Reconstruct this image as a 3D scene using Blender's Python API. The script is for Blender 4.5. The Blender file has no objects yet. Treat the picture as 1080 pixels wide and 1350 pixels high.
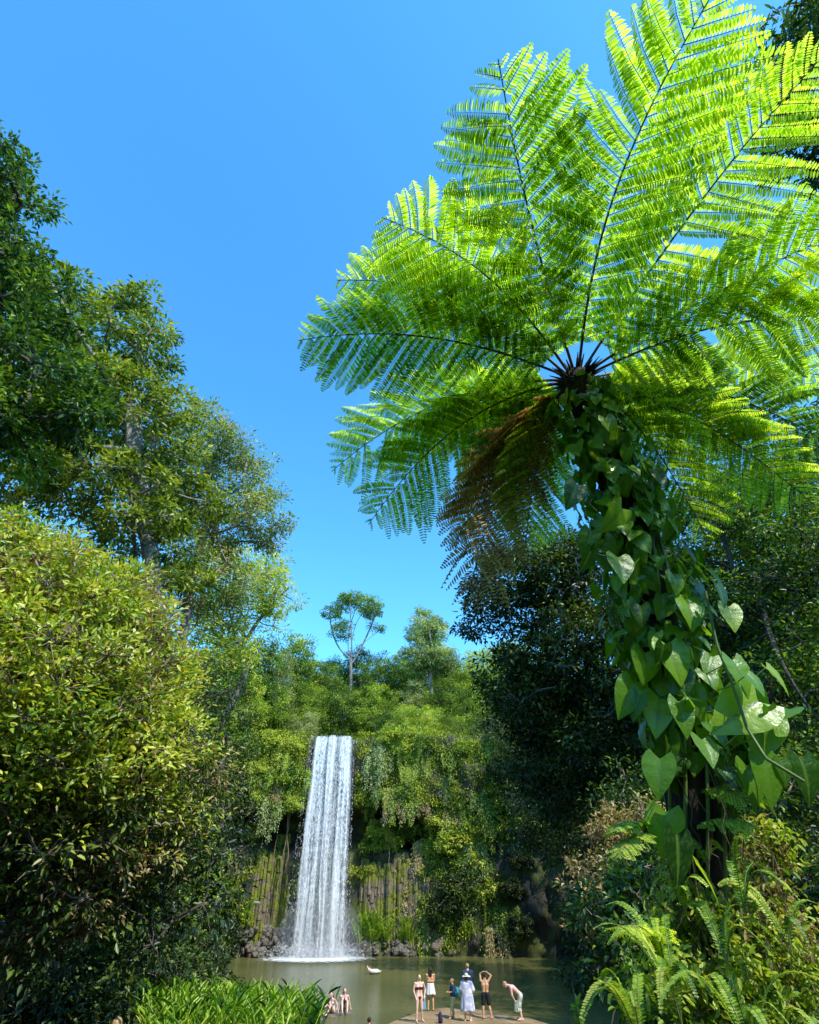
import bpy, math, random
import numpy as np
from mathutils import Vector, Matrix

SC = bpy.context.scene
COL = SC.collection
R = math.radians
# ------------------------------------------------------------------ camera
CAMZ, TILT, F = 5.2, R(35.5), 700.0
cam_d = bpy.data.cameras.new('camera'); cam = bpy.data.objects.new('camera', cam_d)
COL.objects.link(cam); SC.camera = cam
cam.location = (0, 0, CAMZ); cam.rotation_euler = (R(90) + TILT, 0, 0)
cam_d.sensor_width = 36.0; cam_d.sensor_fit = 'VERTICAL'; cam_d.sensor_height = 36.0
cam_d.lens = F / 1350 * 36.0; cam_d.clip_start = 0.05; cam_d.clip_end = 3000

def ray(px, py):
    u, v = (px - 540) / F, (675 - py) / F
    c, s = math.cos(TILT), math.sin(TILT)
    return Vector((u, c - v * s, s + v * c))
def at(px, py, Y):            # point of the place seen at a photograph pixel, Y metres ahead
    d = ray(px, py); return Vector((0, 0, CAMZ)) + d * (Y / d.y)
def at_z(px, py, z):
    d = ray(px, py); return Vector((0, 0, CAMZ)) + d * ((z - CAMZ) / d.z)

# ------------------------------------------------------------------ object helpers
def tag(o, label=None, cat=None, group=None, kind=None):
    if label: o['label'] = label
    if cat: o['category'] = cat
    if group: o['group'] = group
    if kind: o['kind'] = kind
    return o
def thing(name, label, cat, loc=(0, 0, 0), rz=0.0, group=None, sc=1.0):
    o = bpy.data.objects.new(name, None); COL.objects.link(o)
    o.empty_display_size = 0.2
    o.location = loc; o.rotation_euler = (0, 0, rz); o.scale = (sc, sc, sc)
    return tag(o, label, cat, group)
def link(name, me, parent=None, mat=None):
    o = bpy.data.objects.new(name, me); COL.objects.link(o)
    if parent is not None: o.parent = parent
    if mat is not None and not me.materials: me.materials.append(mat)
    return o
def copy_thing(root, loc, rz=0.0, sc=1.0, label=None, group=None):
    r = root.copy(); COL.objects.link(r); r.location = loc; r.rotation_euler = (0, 0, rz)
    r.scale = (sc, sc, sc) if not isinstance(sc, tuple) else sc
    if label: r['label'] = label
    if group: r['group'] = group
    for ch in list(root.children):
        c = ch.copy(); COL.objects.link(c); c.parent = r
        for g in list(ch.children):
            d = g.copy(); COL.objects.link(d); d.parent = c
    return r

class MB:
    """collects geometry of ONE part as numpy blocks"""
    def __init__(s): s.v = []; s.f = []; s.a = []; s.n = 0
    def add(s, v, f, a=None):
        v = np.asarray(v, np.float32).reshape(-1, 3)
        for ff in ([f] if isinstance(f, np.ndarray) else f): s.f.append(ff.astype(np.int32) + s.n)
        s.v.append(v)
        if a is None: a = np.full(len(v), .5, np.float32)
        s.a.append(np.asarray(a, np.float32)); s.n += len(v)
    def mesh(s, name, smooth=True):
        me = bpy.data.meshes.new(name)
        v = np.concatenate(s.v); me.vertices.add(len(v)); me.vertices.foreach_set('co', v.ravel())
        loops = np.concatenate([f.ravel() for f in s.f])
        tot = np.concatenate([np.full(len(f), f.shape[1], np.int32) for f in s.f])
        start = np.concatenate([[0], np.cumsum(tot)[:-1]]).astype(np.int32)
        me.loops.add(len(loops)); me.loops.foreach_set('vertex_index', loops)
        me.polygons.add(len(tot)); me.polygons.foreach_set('loop_start', start)
        me.polygons.foreach_set('use_smooth', np.full(len(tot), smooth))
        at_ = me.attributes.new('v', 'FLOAT', 'POINT'); at_.data.foreach_set('value', np.concatenate(s.a))
        me.update(calc_edges=True)
        return me
    def build(s, name, mat, parent=None, smooth=True):
        return link(name, s.mesh(name, smooth), parent, mat)

def nrm(a): return a / np.maximum(np.linalg.norm(a, axis=-1, keepdims=True), 1e-9)
def unit(rng, n): return nrm(rng.normal(size=(n, 3)))

def add_leaves(mb, pos, d, n, L, W, a, kind=6, fold=.25, curl=.15):
    """pos base of leaf, d long axis, n rough normal, L/W sizes, a per-leaf tone"""
    pos = np.asarray(pos); N = len(pos)
    L = np.broadcast_to(L, (N,))[:, None]; W = np.broadcast_to(W, (N,))[:, None]
    d = nrm(d); s = nrm(np.cross(d, n)); u = np.cross(s, d)
    if kind == 4:
        V = np.stack([pos, pos + d * L * .45 + s * W * .5 + u * W * fold, pos + d * L - u * L * curl,
                      pos + d * L * .45 - s * W * .5 + u * W * fold], 1)
        i = (np.arange(N) * 4)[:, None]
        mb.add(V.reshape(-1, 3), np.concatenate([i + [0, 1, 2], i + [0, 2, 3]]), np.repeat(a, 4))
    else:
        V = np.stack([pos, pos + d * L * .28 + s * W * .45 + u * W * fold, pos + d * L * .68 + s * W * .38 + u * (W * fold - L * curl * .4),
                      pos + d * L - u * L * curl,
                      pos + d * L * .68 - s * W * .38 + u * (W * fold - L * curl * .4), pos + d * L * .28 - s * W * .45 + u * W * fold], 1)
        i = (np.arange(N) * 6)[:, None]
        mb.add(V.reshape(-1, 3), np.concatenate([i + [0, 1, 2, 3], i + [0, 3, 4, 5]]), np.repeat(a, 6))

def add_tube(mb, pts, rad, sides=6, a=.5, cap=True):
    pts = np.asarray(pts, float); n = len(pts)
    rad = np.broadcast_to(rad, (n,))
    t = np.gradient(pts, axis=0); t = nrm(t)
    ref = np.array([0, 0, 1.]) if abs(t[0][2]) < .9 else np.array([1., 0, 0])
    x = np.cross(t[0], ref); x /= np.linalg.norm(x)
    ang = np.linspace(0, 2 * math.pi, sides, endpoint=False); V = []
    for i in range(n):
        x = x - t[i] * np.dot(x, t[i]); x /= max(np.linalg.norm(x), 1e-9); y = np.cross(t[i], x)
        V.append(pts[i] + rad[i] * (np.cos(ang)[:, None] * x + np.sin(ang)[:, None] * y))
    V = np.concatenate(V); k = np.arange(sides); F_ = []
    for i in range(n - 1):
        b = i * sides
        F_.append(np.stack([b + k, b + (k + 1) % sides, b + sides + (k + 1) % sides, b + sides + k], 1))
    fs = [np.concatenate(F_)]
    if cap and sides <= 12: fs += [np.arange(sides)[::-1][None], (np.arange(sides) + (n - 1) * sides)[None]]
    mb.add(V, fs, np.full(len(V), a))

def curve(p0, p1, sag=0., jit=0., n=8, rng=None, bend=None):
    p0, p1 = np.array(p0, float), np.array(p1, float); t = np.linspace(0, 1, n)[:, None]
    p = p0 + (p1 - p0) * t
    p[:, 2] -= sag * 4 * (t * (1 - t))[:, 0]
    if bend is not None: p += np.array(bend) * (t * (1 - t) * 4)
    if jit: 
        j = rng.normal(size=(n, 3)) * jit; j[0] = 0; j[-1] = 0; p += j
    return p

def ico(sub=2):
    import bmesh
    bm = bmesh.new(); bmesh.ops.create_icosphere(bm, subdivisions=sub, radius=1)
    v = np.array([x.co[:] for x in bm.verts]); f = np.array([[q.index for q in p.verts] for p in bm.faces]); bm.free()
    return v, f
ICO1, ICO2, ICO3 = ico(1), ico(2), ico(3)

# cheap value noise
_rs = np.random.RandomState(7); _tab = _rs.rand(4096)
def vnoise(x, y, z=0.):
    x, y, z = np.broadcast_arrays(np.asarray(x, float), np.asarray(y, float), np.asarray(z, float))
    xi, yi, zi = np.floor(x).astype(int), np.floor(y).astype(int), np.floor(z).astype(int)
    fx, fy, fz = x - xi, y - yi, z - zi
    fx, fy, fz = [q * q * (3 - 2 * q) for q in (fx, fy, fz)]
    h = lambda a, b, c: _tab[(a * 73 + b * 1259 + c * 2887 + (a * b) % 17 * 131) % 4096]
    r = 0
    for dx, wx in ((0, 1 - fx), (1, fx)):
        for dy, wy in ((0, 1 - fy), (1, fy)):
            for dz, wz in ((0, 1 - fz), (1, fz)):
                r = r + h(xi + dx, yi + dy, zi + dz) * wx * wy * wz
    return r * 2 - 1
def fbm(x, y, z=0., o=4):
    r = 0; a = 1; 
    for k in range(o):
        r = r + a * vnoise(x * 2 ** k + 11 * k, y * 2 ** k - 7 * k, z * 2 ** k + 3 * k); a *= .5
    return r
def sstep(a, b, x):
    t = np.clip((x - a) / (b - a), 0, 1); return t * t * (3 - 2 * t)

# ------------------------------------------------------------------ materials
def new_mat(name):
    m = bpy.data.materials.new(name); m.use_nodes = True; nt = m.node_tree; nt.nodes.clear()
    out = nt.nodes.new('ShaderNodeOutputMaterial'); return m, nt, out
def N(nt, t, **kw):
    n = nt.nodes.new(t)
    for k, v in kw.items():
        if k in n.bl_rna.properties: setattr(n, k, v)
        else: n.inputs[k].default_value = v
    return n
def ramp(nt, fac, stops, interp='LINEAR'):
    r = nt.nodes.new('ShaderNodeValToRGB'); r.color_ramp.interpolation = interp
    e = r.color_ramp.elements
    while len(e) < len(stops): e.new(.5)
    for el, (p, c) in zip(e, stops): el.position = p; el.color = (*c, 1) if len(c) == 3 else c
    nt.links.new(fac, r.inputs[0]); return r.outputs[0]

GAIN = 3.0
def leaf_mat(name, stops, trans=.35, tcol=(1.5, 1.5, .5), rough=.42, spec=.4, noise=.5, nscale=.25, objvar=.35, gain=None):
    """stops: three base colours dark > light, picked per leaf, per branch and per plant"""
    m, nt, out = new_mat(name); L = nt.links.new
    at_ = N(nt, 'ShaderNodeAttribute', attribute_name='v')
    oi = N(nt, 'ShaderNodeObjectInfo'); tc = N(nt, 'ShaderNodeTexCoord')
    ns = N(nt, 'ShaderNodeTexNoise', Scale=nscale, Detail=2.0); L(tc.outputs['Object'], ns.inputs['Vector'])
    a = N(nt, 'ShaderNodeMath', operation='MULTIPLY_ADD'); a.inputs[1].default_value = noise; L(ns.outputs[0], a.inputs[0]); L(at_.outputs['Fac'], a.inputs[2])
    b = N(nt, 'ShaderNodeMath', operation='MULTIPLY_ADD'); b.inputs[1].default_value = objvar; L(oi.outputs['Random'], b.inputs[0]); L(a.outputs[0], b.inputs[2])
    c = N(nt, 'ShaderNodeMath', operation='SUBTRACT'); L(b.outputs[0], c.inputs[0]); c.inputs[1].default_value = noise * .5 + objvar * .5
    col = ramp(nt, c.outputs[0], [(q, tuple(min(.66, (gain or GAIN) * (.62 + .75 * q) * k_) for k_ in cc)) for q, cc in stops])  # light stops raised most: sunlit highlights and dark shade coloured into the leaves
    p = N(nt, 'ShaderNodeBsdfPrincipled', Roughness=rough); p.inputs['Specular IOR Level'].default_value = spec
    L(col, p.inputs['Base Color'])
    tr = N(nt, 'ShaderNodeBsdfTranslucent'); mx = N(nt, 'ShaderNodeMix', data_type='RGBA', blend_type='MULTIPLY')
    mx.inputs['Factor'].default_value = 1; L(col, mx.inputs['A']); mx.inputs['B'].default_value = (*tcol, 1)
    L(mx.outputs['Result'], tr.inputs['Color'])
    ms = N(nt, 'ShaderNodeMixShader'); ms.inputs[0].default_value = trans
    L(p.outputs[0], ms.inputs[1]); L(tr.outputs[0], ms.inputs[2]); L(ms.outputs[0], out.inputs[0])
    return m

def rock_mat(name, c1, c2, scale=(1, 1, 1), rough=.8, bump=.5, moss=None, nsc=3., mossamt=.5, mscale=.6):
    m, nt, out = new_mat(name); L = nt.links.new
    tc = N(nt, 'ShaderNodeTexCoord'); mp = N(nt, 'ShaderNodeMapping'); mp.inputs['Scale'].default_value = scale
    L(tc.outputs['Object'], mp.inputs[0])
    ns = N(nt, 'ShaderNodeTexNoise', Scale=nsc, Detail=8.0, Roughness=.65); L(mp.outputs[0], ns.inputs['Vector'])
    col = ramp(nt, ns.outputs[0], [(.3, c1), (.7, c2)])
    if moss:
        n2 = N(nt, 'ShaderNodeTexNoise', Scale=mscale, Detail=6.0, Roughness=.6); L(tc.outputs['Object'], n2.inputs['Vector'])
        f = ramp(nt, n2.outputs[0], [(mossamt - .06, (0, 0, 0)), (mossamt + .06, (1, 1, 1))])
        n3 = N(nt, 'ShaderNodeTexNoise', Scale=9.0, Detail=4.0); L(tc.outputs['Object'], n3.inputs['Vector'])
        mc = ramp(nt, n3.outputs[0], [(.3, tuple(q * .45 for q in moss)), (.7, moss)])
        mx = N(nt, 'ShaderNodeMix', data_type='RGBA'); L(f, mx.inputs['Factor']); L(col, mx.inputs['A']); L(mc, mx.inputs['B']); col = mx.outputs['Result']
    p = N(nt, 'ShaderNodeBsdfPrincipled', Roughness=rough); L(col, p.inputs['Base Color'])
    bp = N(nt, 'ShaderNodeBump', Strength=bump, Distance=.15); L(ns.outputs[0], bp.inputs['Height']); L(bp.outputs[0], p.inputs['Normal'])
    L(p.outputs[0], out.inputs[0]); return m

def plain_mat(name, c, rough=.6, var=.15, nsc=12., spec=.4, c2=None):
    m, nt, out = new_mat(name); L = nt.links.new
    tc = N(nt, 'ShaderNodeTexCoord'); ns = N(nt, 'ShaderNodeTexNoise', Scale=nsc, Detail=4.0); L(tc.outputs['Object'], ns.inputs['Vector'])
    col = ramp(nt, ns.outputs[0], [(.35, tuple(q * (1 - var) for q in c)), (.65, c2 or tuple(min(1, q * (1 + var)) for q in c))])
    p = N(nt, 'ShaderNodeBsdfPrincipled', Roughness=rough); p.inputs['Specular IOR Level'].default_value = spec
    L(col, p.inputs['Base Color']); L(p.outputs[0], out.inputs[0]); return m

M = {}
M['fern'] = leaf_mat('fern_green', [(0, (.045, .10, .014)), (.5, (.155, .225, .024)), (1, (.32, .37, .045))], trans=.7, tcol=(2.2, 2.35, .95), rough=.45, spec=.35, noise=.75, nscale=1.6, objvar=.5, gain=1.6)
M['fern_dead'] = leaf_mat('fern_brown', [(0, (.045, .028, .016)), (.5, (.11, .068, .028)), (1, (.18, .14, .045))], trans=.5, tcol=(1.6, 1.3, .8), noise=.6, nscale=1.2)
M['sword'] = leaf_mat('sword_fern', [(0, (.04, .10, .012)), (.5, (.12, .19, .015)), (1, (.27, .28, .03))], trans=.4, tcol=(1.5, 1.4, .6), noise=.5, nscale=1.0)
M['sprig'] = leaf_mat('sprig_leaf', [(0, (.03, .07, .008)), (.5, (.10, .15, .012)), (1, (.22, .24, .03))], trans=.35, rough=.4, noise=.9, nscale=3.)
M['ginger'] = leaf_mat('ginger_leaf', [(0, (.012, .045, .006)), (.5, (.10, .16, .012)), (1, (.26, .28, .03))], trans=.4, tcol=(1.7, 1.6, .5), rough=.35, gain=3.6)
M['bush'] = leaf_mat('bush_leaf', [(0, (.035, .065, .008)), (.45, (.11, .16, .012)), (.8, (.20, .20, .02)), (1, (.24, .17, .05))], trans=.3, tcol=(1.6, 1.4, .5), rough=.4, noise=1.2, nscale=.45)
M['bush2'] = leaf_mat('bush_shade_leaf', [(0, (.015, .03, .006)), (.45, (.05, .07, .008)), (.85, (.16, .17, .02)), (1, (.26, .22, .05))], trans=.25, rough=.4, noise=1.0, nscale=.6)  # darker copy of the bush leaf: shade with sparse sunlit leaves in the colour
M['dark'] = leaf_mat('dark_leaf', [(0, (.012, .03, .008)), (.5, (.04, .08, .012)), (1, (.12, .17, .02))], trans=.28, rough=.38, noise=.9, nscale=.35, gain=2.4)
M['deep'] = leaf_mat('shaded_leaf', [(0, (.008, .018, .006)), (.5, (.025, .05, .010)), (1, (.09, .12, .02))], trans=.2, rough=.38, noise=.9, nscale=.35, gain=1.5)  # deep forest shade put into the leaf colour
M['mid'] = leaf_mat('mid_leaf', [(0, (.018, .042, .008)), (.5, (.07, .115, .014)), (1, (.21, .23, .025))], trans=.3, rough=.42, noise=.7, nscale=.25, objvar=.7)
M['mid2'] = leaf_mat('canopy_leaf', [(0, (.016, .032, .006)), (.5, (.07, .095, .010)), (1, (.27, .26, .03))], trans=.28, rough=.4, noise=1.0, nscale=.35)
M['pale'] = leaf_mat('pale_leaf', [(0, (.05, .08, .025)), (.5, (.12, .15, .04)), (1, (.24, .23, .08))], trans=.3, rough=.45, noise=.8, nscale=.3, objvar=.7)
M['bright'] = leaf_mat('bright_leaf', [(0, (.03, .06, .008)), (.5, (.12, .165, .014)), (1, (.28, .29, .03))], trans=.35, rough=.45, noise=.7, nscale=.3, objvar=.7)
M['brown'] = leaf_mat('dry_leaf', [(0, (.06, .045, .02)), (.5, (.16, .11, .045)), (1, (.28, .22, .08))], trans=.3, rough=.7, noise=.8, nscale=.6)
M['bark'] = rock_mat('bark', (.035, .027, .02), (.16, .13, .10), (1, 1, .2), nsc=6., bump=.6)
M['bark_pale'] = rock_mat('bark_pale', (.10, .085, .065), (.33, .29, .24), (1, 1, .25), nsc=6., bump=.5)
M['twig'] = rock_mat('twig', (.12, .085, .055), (.38, .29, .20), (1, 1, 1), nsc=9., bump=.2)
M['fibre'] = rock_mat('root_fibre', (.015, .01, .007), (.10, .06, .035), (6, 6, .5), nsc=8., bump=1.0)
M['straw'] = rock_mat('straw', (.09, .055, .03), (.33, .24, .13), (1, 1, .2), nsc=8., bump=.2)
M['soil'] = rock_mat('soil', (.012, .011, .007), (.05, .04, .022), nsc=1.5, moss=(.03, .05, .012), mossamt=.5, mscale=.3)
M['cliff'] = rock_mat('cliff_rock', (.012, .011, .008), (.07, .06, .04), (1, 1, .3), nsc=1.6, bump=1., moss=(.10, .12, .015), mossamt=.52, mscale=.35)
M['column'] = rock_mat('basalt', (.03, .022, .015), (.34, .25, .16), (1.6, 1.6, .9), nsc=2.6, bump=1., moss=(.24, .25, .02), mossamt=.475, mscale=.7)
M['boulder'] = rock_mat('boulder_rock', (.03, .025, .02), (.30, .25, .19), nsc=2.5, bump=.7, moss=(.10, .12, .02), mossamt=.64, mscale=1.1)
M['slab'] = rock_mat('slab_rock', (.22, .13, .055), (.46, .30, .14), nsc=1.2, bump=.3, moss=(.17, .16, .04), mossamt=.6, mscale=.35)
M['wood'] = rock_mat('dead_wood', (.10, .07, .045), (.30, .23, .16), (1, 1, 3), nsc=4., bump=.6)
M['moss'] = leaf_mat('moss_leaf', [(0, (.06, .09, .008)), (.5, (.17, .20, .012)), (1, (.30, .31, .025))], trans=.25, rough=.7, spec=.15, noise=.9, nscale=.5, gain=1.5)

def vine_mat():
    m, nt, out = new_mat('vine_leaf'); L = nt.links.new
    at_ = N(nt, 'ShaderNodeAttribute', attribute_name='v'); oi = N(nt, 'ShaderNodeObjectInfo')
    base = ramp(nt, oi.outputs['Random'], [(0, (.010, .045, .006)), (.45, (.035, .11, .008)), (.8, (.09, .22, .012)), (1, (.26, .42, .025))])
    vein = N(nt, 'ShaderNodeMix', data_type='RGBA'); L(at_.outputs['Fac'], vein.inputs['Factor']); L(base, vein.inputs['A']); vein.inputs['B'].default_value = (.14, .25, .04, 1)
    tc = N(nt, 'ShaderNodeTexCoord'); ns = N(nt, 'ShaderNodeTexNoise', Scale=14.0, Detail=4.0); L(tc.outputs['Object'], ns.inputs['Vector'])
    mr = ramp(nt, ns.outputs[0], [(.3, (.2,) * 3), (.7, (.42,) * 3)])
    p = N(nt, 'ShaderNodeBsdfPrincipled'); p.inputs['Specular IOR Level'].default_value = .4; L(mr, p.inputs['Roughness'])
    L(vein.outputs['Result'], p.inputs['Base Color'])
    bp = N(nt, 'ShaderNodeBump', Strength=.35, Distance=.01); L(ns.outputs[0], bp.inputs['Height']); L(bp.outputs[0], p.inputs['Normal'])
    tr = N(nt, 'ShaderNodeBsdfTranslucent'); mx = N(nt, 'ShaderNodeMix', data_type='RGBA', blend_type='MULTIPLY'); mx.inputs['Factor'].default_value = 1
    L(vein.outputs['Result'], mx.inputs['A']); mx.inputs['B'].default_value = (3.0, 2.6, .7, 1); L(mx.outputs['Result'], tr.inputs['Color'])
    ms = N(nt, 'ShaderNodeMixShader'); ms.inputs[0].default_value = .33; L(p.outputs[0], ms.inputs[1]); L(tr.outputs[0], ms.inputs[2]); L(ms.outputs[0], out.inputs[0])
    return m
M['vine'] = vine_mat()
M['vine_stem'] = plain_mat('vine_stem', (.16, .22, .06), .5)

# ------------------------------------------------------------------ world and sun
SUN = Vector((.54, -.60, .92)).normalized()
w = bpy.data.worlds.new('World'); SC.world = w; w.use_nodes = True
nt = w.node_tree; nt.nodes.clear()
wo = nt.nodes.new('ShaderNodeOutputWorld'); bg = nt.nodes.new('ShaderNodeBackground'); bg.inputs[1].default_value = .15
sky = nt.nodes.new('ShaderNodeTexSky'); sky.sky_type = 'NISHITA'; sky.sun_disc = False
sky.sun_elevation = math.asin(SUN.z); sky.sun_rotation = math.atan2(SUN.x, SUN.y)
sky.altitude = 700; sky.air_density = 1.0; sky.dust_density = .3; sky.ozone_density = 1.5
hs = nt.nodes.new('ShaderNodeHueSaturation'); hs.inputs['Saturation'].default_value = 1.25
tint = nt.nodes.new('ShaderNodeMix'); tint.data_type = 'RGBA'; tint.blend_type = 'MULTIPLY'; tint.inputs['Factor'].default_value = 1
tint.inputs['B'].default_value = (2.1, 3.3, 3.25, 1)
nt.links.new(sky.outputs[0], hs.inputs['Color']); nt.links.new(hs.outputs[0], tint.inputs['A']); nt.links.new(tint.outputs['Result'], bg.inputs[0]); nt.links.new(bg.outputs[0], wo.inputs[0])
sd = bpy.data.lights.new('sun', 'SUN'); sd.energy = 5.0; sd.angle = R(.53); sd.color = (1, .96, .88)
so = bpy.data.objects.new('sun', sd); COL.objects.link(so); so.rotation_euler = SUN.to_track_quat('Z', 'Y').to_euler(); so.location = (20, -10, 60)

# ------------------------------------------------------------------ terrain
def xl(y): return -9 - np.clip(y - 20, -8, 45) * .19
def xr(y): return 9.5 + np.clip(y - 20, -6, 30) * .26
def H(x, y):
    x = np.asarray(x, float); y = np.asarray(y, float)
    near = 3.55 - np.clip(y - 4, 0, 40) * .172
    base = np.maximum(near, -1.2)
    fl = .35 + .95 * sstep(14, 40, y); fr = .4 + 1.1 * sstep(14, 38, y)
    left = np.clip(np.clip(xl(y) - x, 0, 100) * fl, 0, 20 + .15 * np.abs(x + 20))
    right = np.clip(np.clip(x - xr(y), 0, 100) * fr, 0, 20 + .1 * np.abs(x - 20))
    h = base + left + right
    back = sstep(75, 78, y) * (20.5 + np.clip(y - 79, 0, 24) * .6 + np.clip(y - 103, 0, 200) * .1)
    h = np.maximum(h, back - 1.2)
    h = h + np.clip(-6 - y, 0, 22) * .35
    return h + fbm(x * .12, y * .12) * .35 * (h > -.9)
xs = np.unique(np.concatenate([np.linspace(-700, -60, 14), np.linspace(-60, 60, 121), np.linspace(60, 700, 14)]))
ys = np.unique(np.concatenate([np.linspace(-600, -30, 12), np.linspace(-30, 120, 151), np.linspace(120, 1200, 20)]))
X, Y = np.meshgrid(xs, ys, indexing='ij'); Z = H(X, Y); Z = np.where(Z > 45, 45 + (Z - 45) * .15, Z)
mb = MB(); nx, ny = len(xs), len(ys)
i, j = np.meshgrid(np.arange(nx - 1), np.arange(ny - 1), indexing='ij'); b = (i * ny + j).ravel()
mb.add(np.stack([X, Y, Z], -1), np.stack([b, b + ny, b + ny + 1, b + 1], 1))
tag(mb.build('ground', M['soil']), 'dark leaf-littered rainforest ground around the pool', kind='structure')

# water
def water_mat():
    m, nt, out = new_mat('pool_water'); L = nt.links.new
    tc = N(nt, 'ShaderNodeTexCoord'); mp = N(nt, 'ShaderNodeMapping'); mp.inputs['Scale'].default_value = (1, 1.7, 1); L(tc.outputs['Object'], mp.inputs[0])
    n1 = N(nt, 'ShaderNodeTexNoise', Scale=1.3, Detail=6.0, Roughness=.7); L(mp.outputs[0], n1.inputs['Vector'])
    n2 = N(nt, 'ShaderNodeTexNoise', Scale=.12, Detail=3.0); L(tc.outputs['Object'], n2.inputs['Vector'])
    col = ramp(nt, n2.outputs[0], [(.35, (.115, .115, .032)), (.65, (.17, .16, .05))])
    p = N(nt, 'ShaderNodeBsdfPrincipled', Roughness=.08, IOR=1.33); L(col, p.inputs['Base Color'])
    bp = N(nt, 'ShaderNodeBump', Strength=.8, Distance=.18); L(n1.outputs[0], bp.inputs['Height']); L(bp.outputs[0], p.inputs['Normal'])
    L(p.outputs[0], out.inputs[0]); return m
mb = MB(); mb.add([(-60, 5, 0), (60, 5, 0), (60, 90, 0), (-60, 90, 0)], np.array([[0, 1, 2, 3]]))
tag(mb.build('water', water_mat()), 'murky olive-green water of the plunge pool', kind='structure')

# ------------------------------------------------------------------ the cliff
def cliff_shift(x): return -((x + 8) ** 2) * .010
PROF = [(67.5, -1.5), (68.4, .3), (68.7, 1.8), (68.8, 4), (68.9, 6), (69, 8), (69.4, 8.9), (70.5, 9.4), (72.5, 9.8), (73, 11), (72.5, 12.2), (70, 12.7), (68.0, 12.6), (67.2, 12.9), (66.7, 13.8), (66.6, 15.5), (66.8, 17.5), (67.2, 19.3), (68, 20.1), (71, 20.4), (76, 20.8), (82, 21.0)]
PROF2 = [(69.5, -1.5), (69.6, .3), (69.5, 1.8), (69.3, 4), (69.1, 6), (69, 8), (69, 8.9), (69, 9.4), (69, 9.8), (69, 11), (68.9, 12.0), (68.8, 12.4), (68.6, 12.6), (68.3, 13.1), (68, 13.8), (67.6, 15.5), (67.6, 17.5), (67.8, 19.3), (68.5, 20.1), (71, 20.4), (76, 20.8), (82, 21.0)]
def resample(P, n):
    P = np.array(P, float); d = np.concatenate([[0], np.cumsum(np.linalg.norm(np.diff(P, axis=0), axis=1))])
    return P
ts = np.linspace(0, len(PROF) - 1, 110); A_ = np.array(PROF); B_ = np.array(PROF2)
Pa = np.stack([np.interp(ts, range(len(PROF)), A_[:, k]) for k in (0, 1)], 1)
Pb = np.stack([np.interp(ts, range(len(PROF)), B_[:, k]) for k in (0, 1)], 1)
def recess(x): return sstep(-24, -19, x) * (1 - sstep(-1, 4, x))
def cliff_y(x, z):
    """front face of the cliff at x, z"""
    x = np.asarray(x, float); z = np.asarray(z, float)
    fa = np.where(z > 12.75, 66.7, np.where(z > 9.2, 71.5, 68.9)); fb = 69 - np.clip(z - 9, 0, 9) * .15
    k = recess(x); return fa * k + fb * (1 - k) + cliff_shift(x)
cx = np.linspace(-60, 50, 330); mb = MB()
k = recess(cx)[:, None]
CY = Pa[None, :, 0] * k + Pb[None, :, 0] * (1 - k) + cliff_shift(cx)[:, None]
CZ = Pa[None, :, 1] * k + Pb[None, :, 1] * (1 - k) + 0 * cx[:, None]
CX = cx[:, None] + 0 * CY
CY = CY + fbm(CX * .22, CZ * .22, CY * .1) * .9 + fbm(CX * 1.1, CZ * .5, 4.) * .3 + fbm(CX * 3.1, CZ * 2.2, 7.) * .22
CZ = CZ + fbm(CX * .3, CY * .3, 9.) * .35 * sstep(1, 5, CZ)
n1, n2 = CY.shape; i, j = np.meshgrid(np.arange(n1 - 1), np.arange(n2 - 1), indexing='ij'); b = (i * n2 + j).ravel()
mb.add(np.stack([CX, CY, CZ], -1), np.stack([b, b + n2, b + n2 + 1, b + 1], 1))
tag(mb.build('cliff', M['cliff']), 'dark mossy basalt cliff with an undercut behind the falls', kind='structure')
# basalt columns of the lower tier
rng = np.random.default_rng(3)
def columns(name, x0, x1, ztop, seed):
    rng = np.random.default_rng(seed); mb = MB(); x = x0
    while x < x1:
        w_ = rng.uniform(.2, .42); r = w_ * .74; zt = ztop(x) + rng.uniform(-.8, .3)
        yy = cliff_y(x, 5.) - rng.uniform(.35, .75) + .15
        zz = [-.5]; 
        while zz[-1] < zt: zz += [zz[-1] + rng.uniform(.25, .9)] * 2
        zz = np.minimum(np.array(zz) + np.arange(len(zz)) * .004, zt + np.arange(len(zz)) * .004); n = len(zz); off_ = np.repeat(rng.normal(size=n // 2 + 1), 2)[1:n + 1]
        P = np.stack([x + w_ / 2 + off_ * .025, yy + off_[::-1] * .05 + .04 * (zz), zz], 1)
        add_tube(mb, P, r * (1 + off_ * .09), 6, rng.random())
        x += w_ * .92
    return mb.build(name, M['column'], smooth=False)
tag(columns('basalt_columns', -5.2, 3.2, lambda x: 7.6 - max(0, x) * .5, 1), 'brown vertical basalt columns at right foot of the waterfall', kind='structure')
tag(columns('basalt_columns', -20, -9.2, lambda x: 8.4 if x < -13.5 else 6.2, 2), 'mossy vertical basalt columns left of the waterfall foot', kind='structure')

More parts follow.
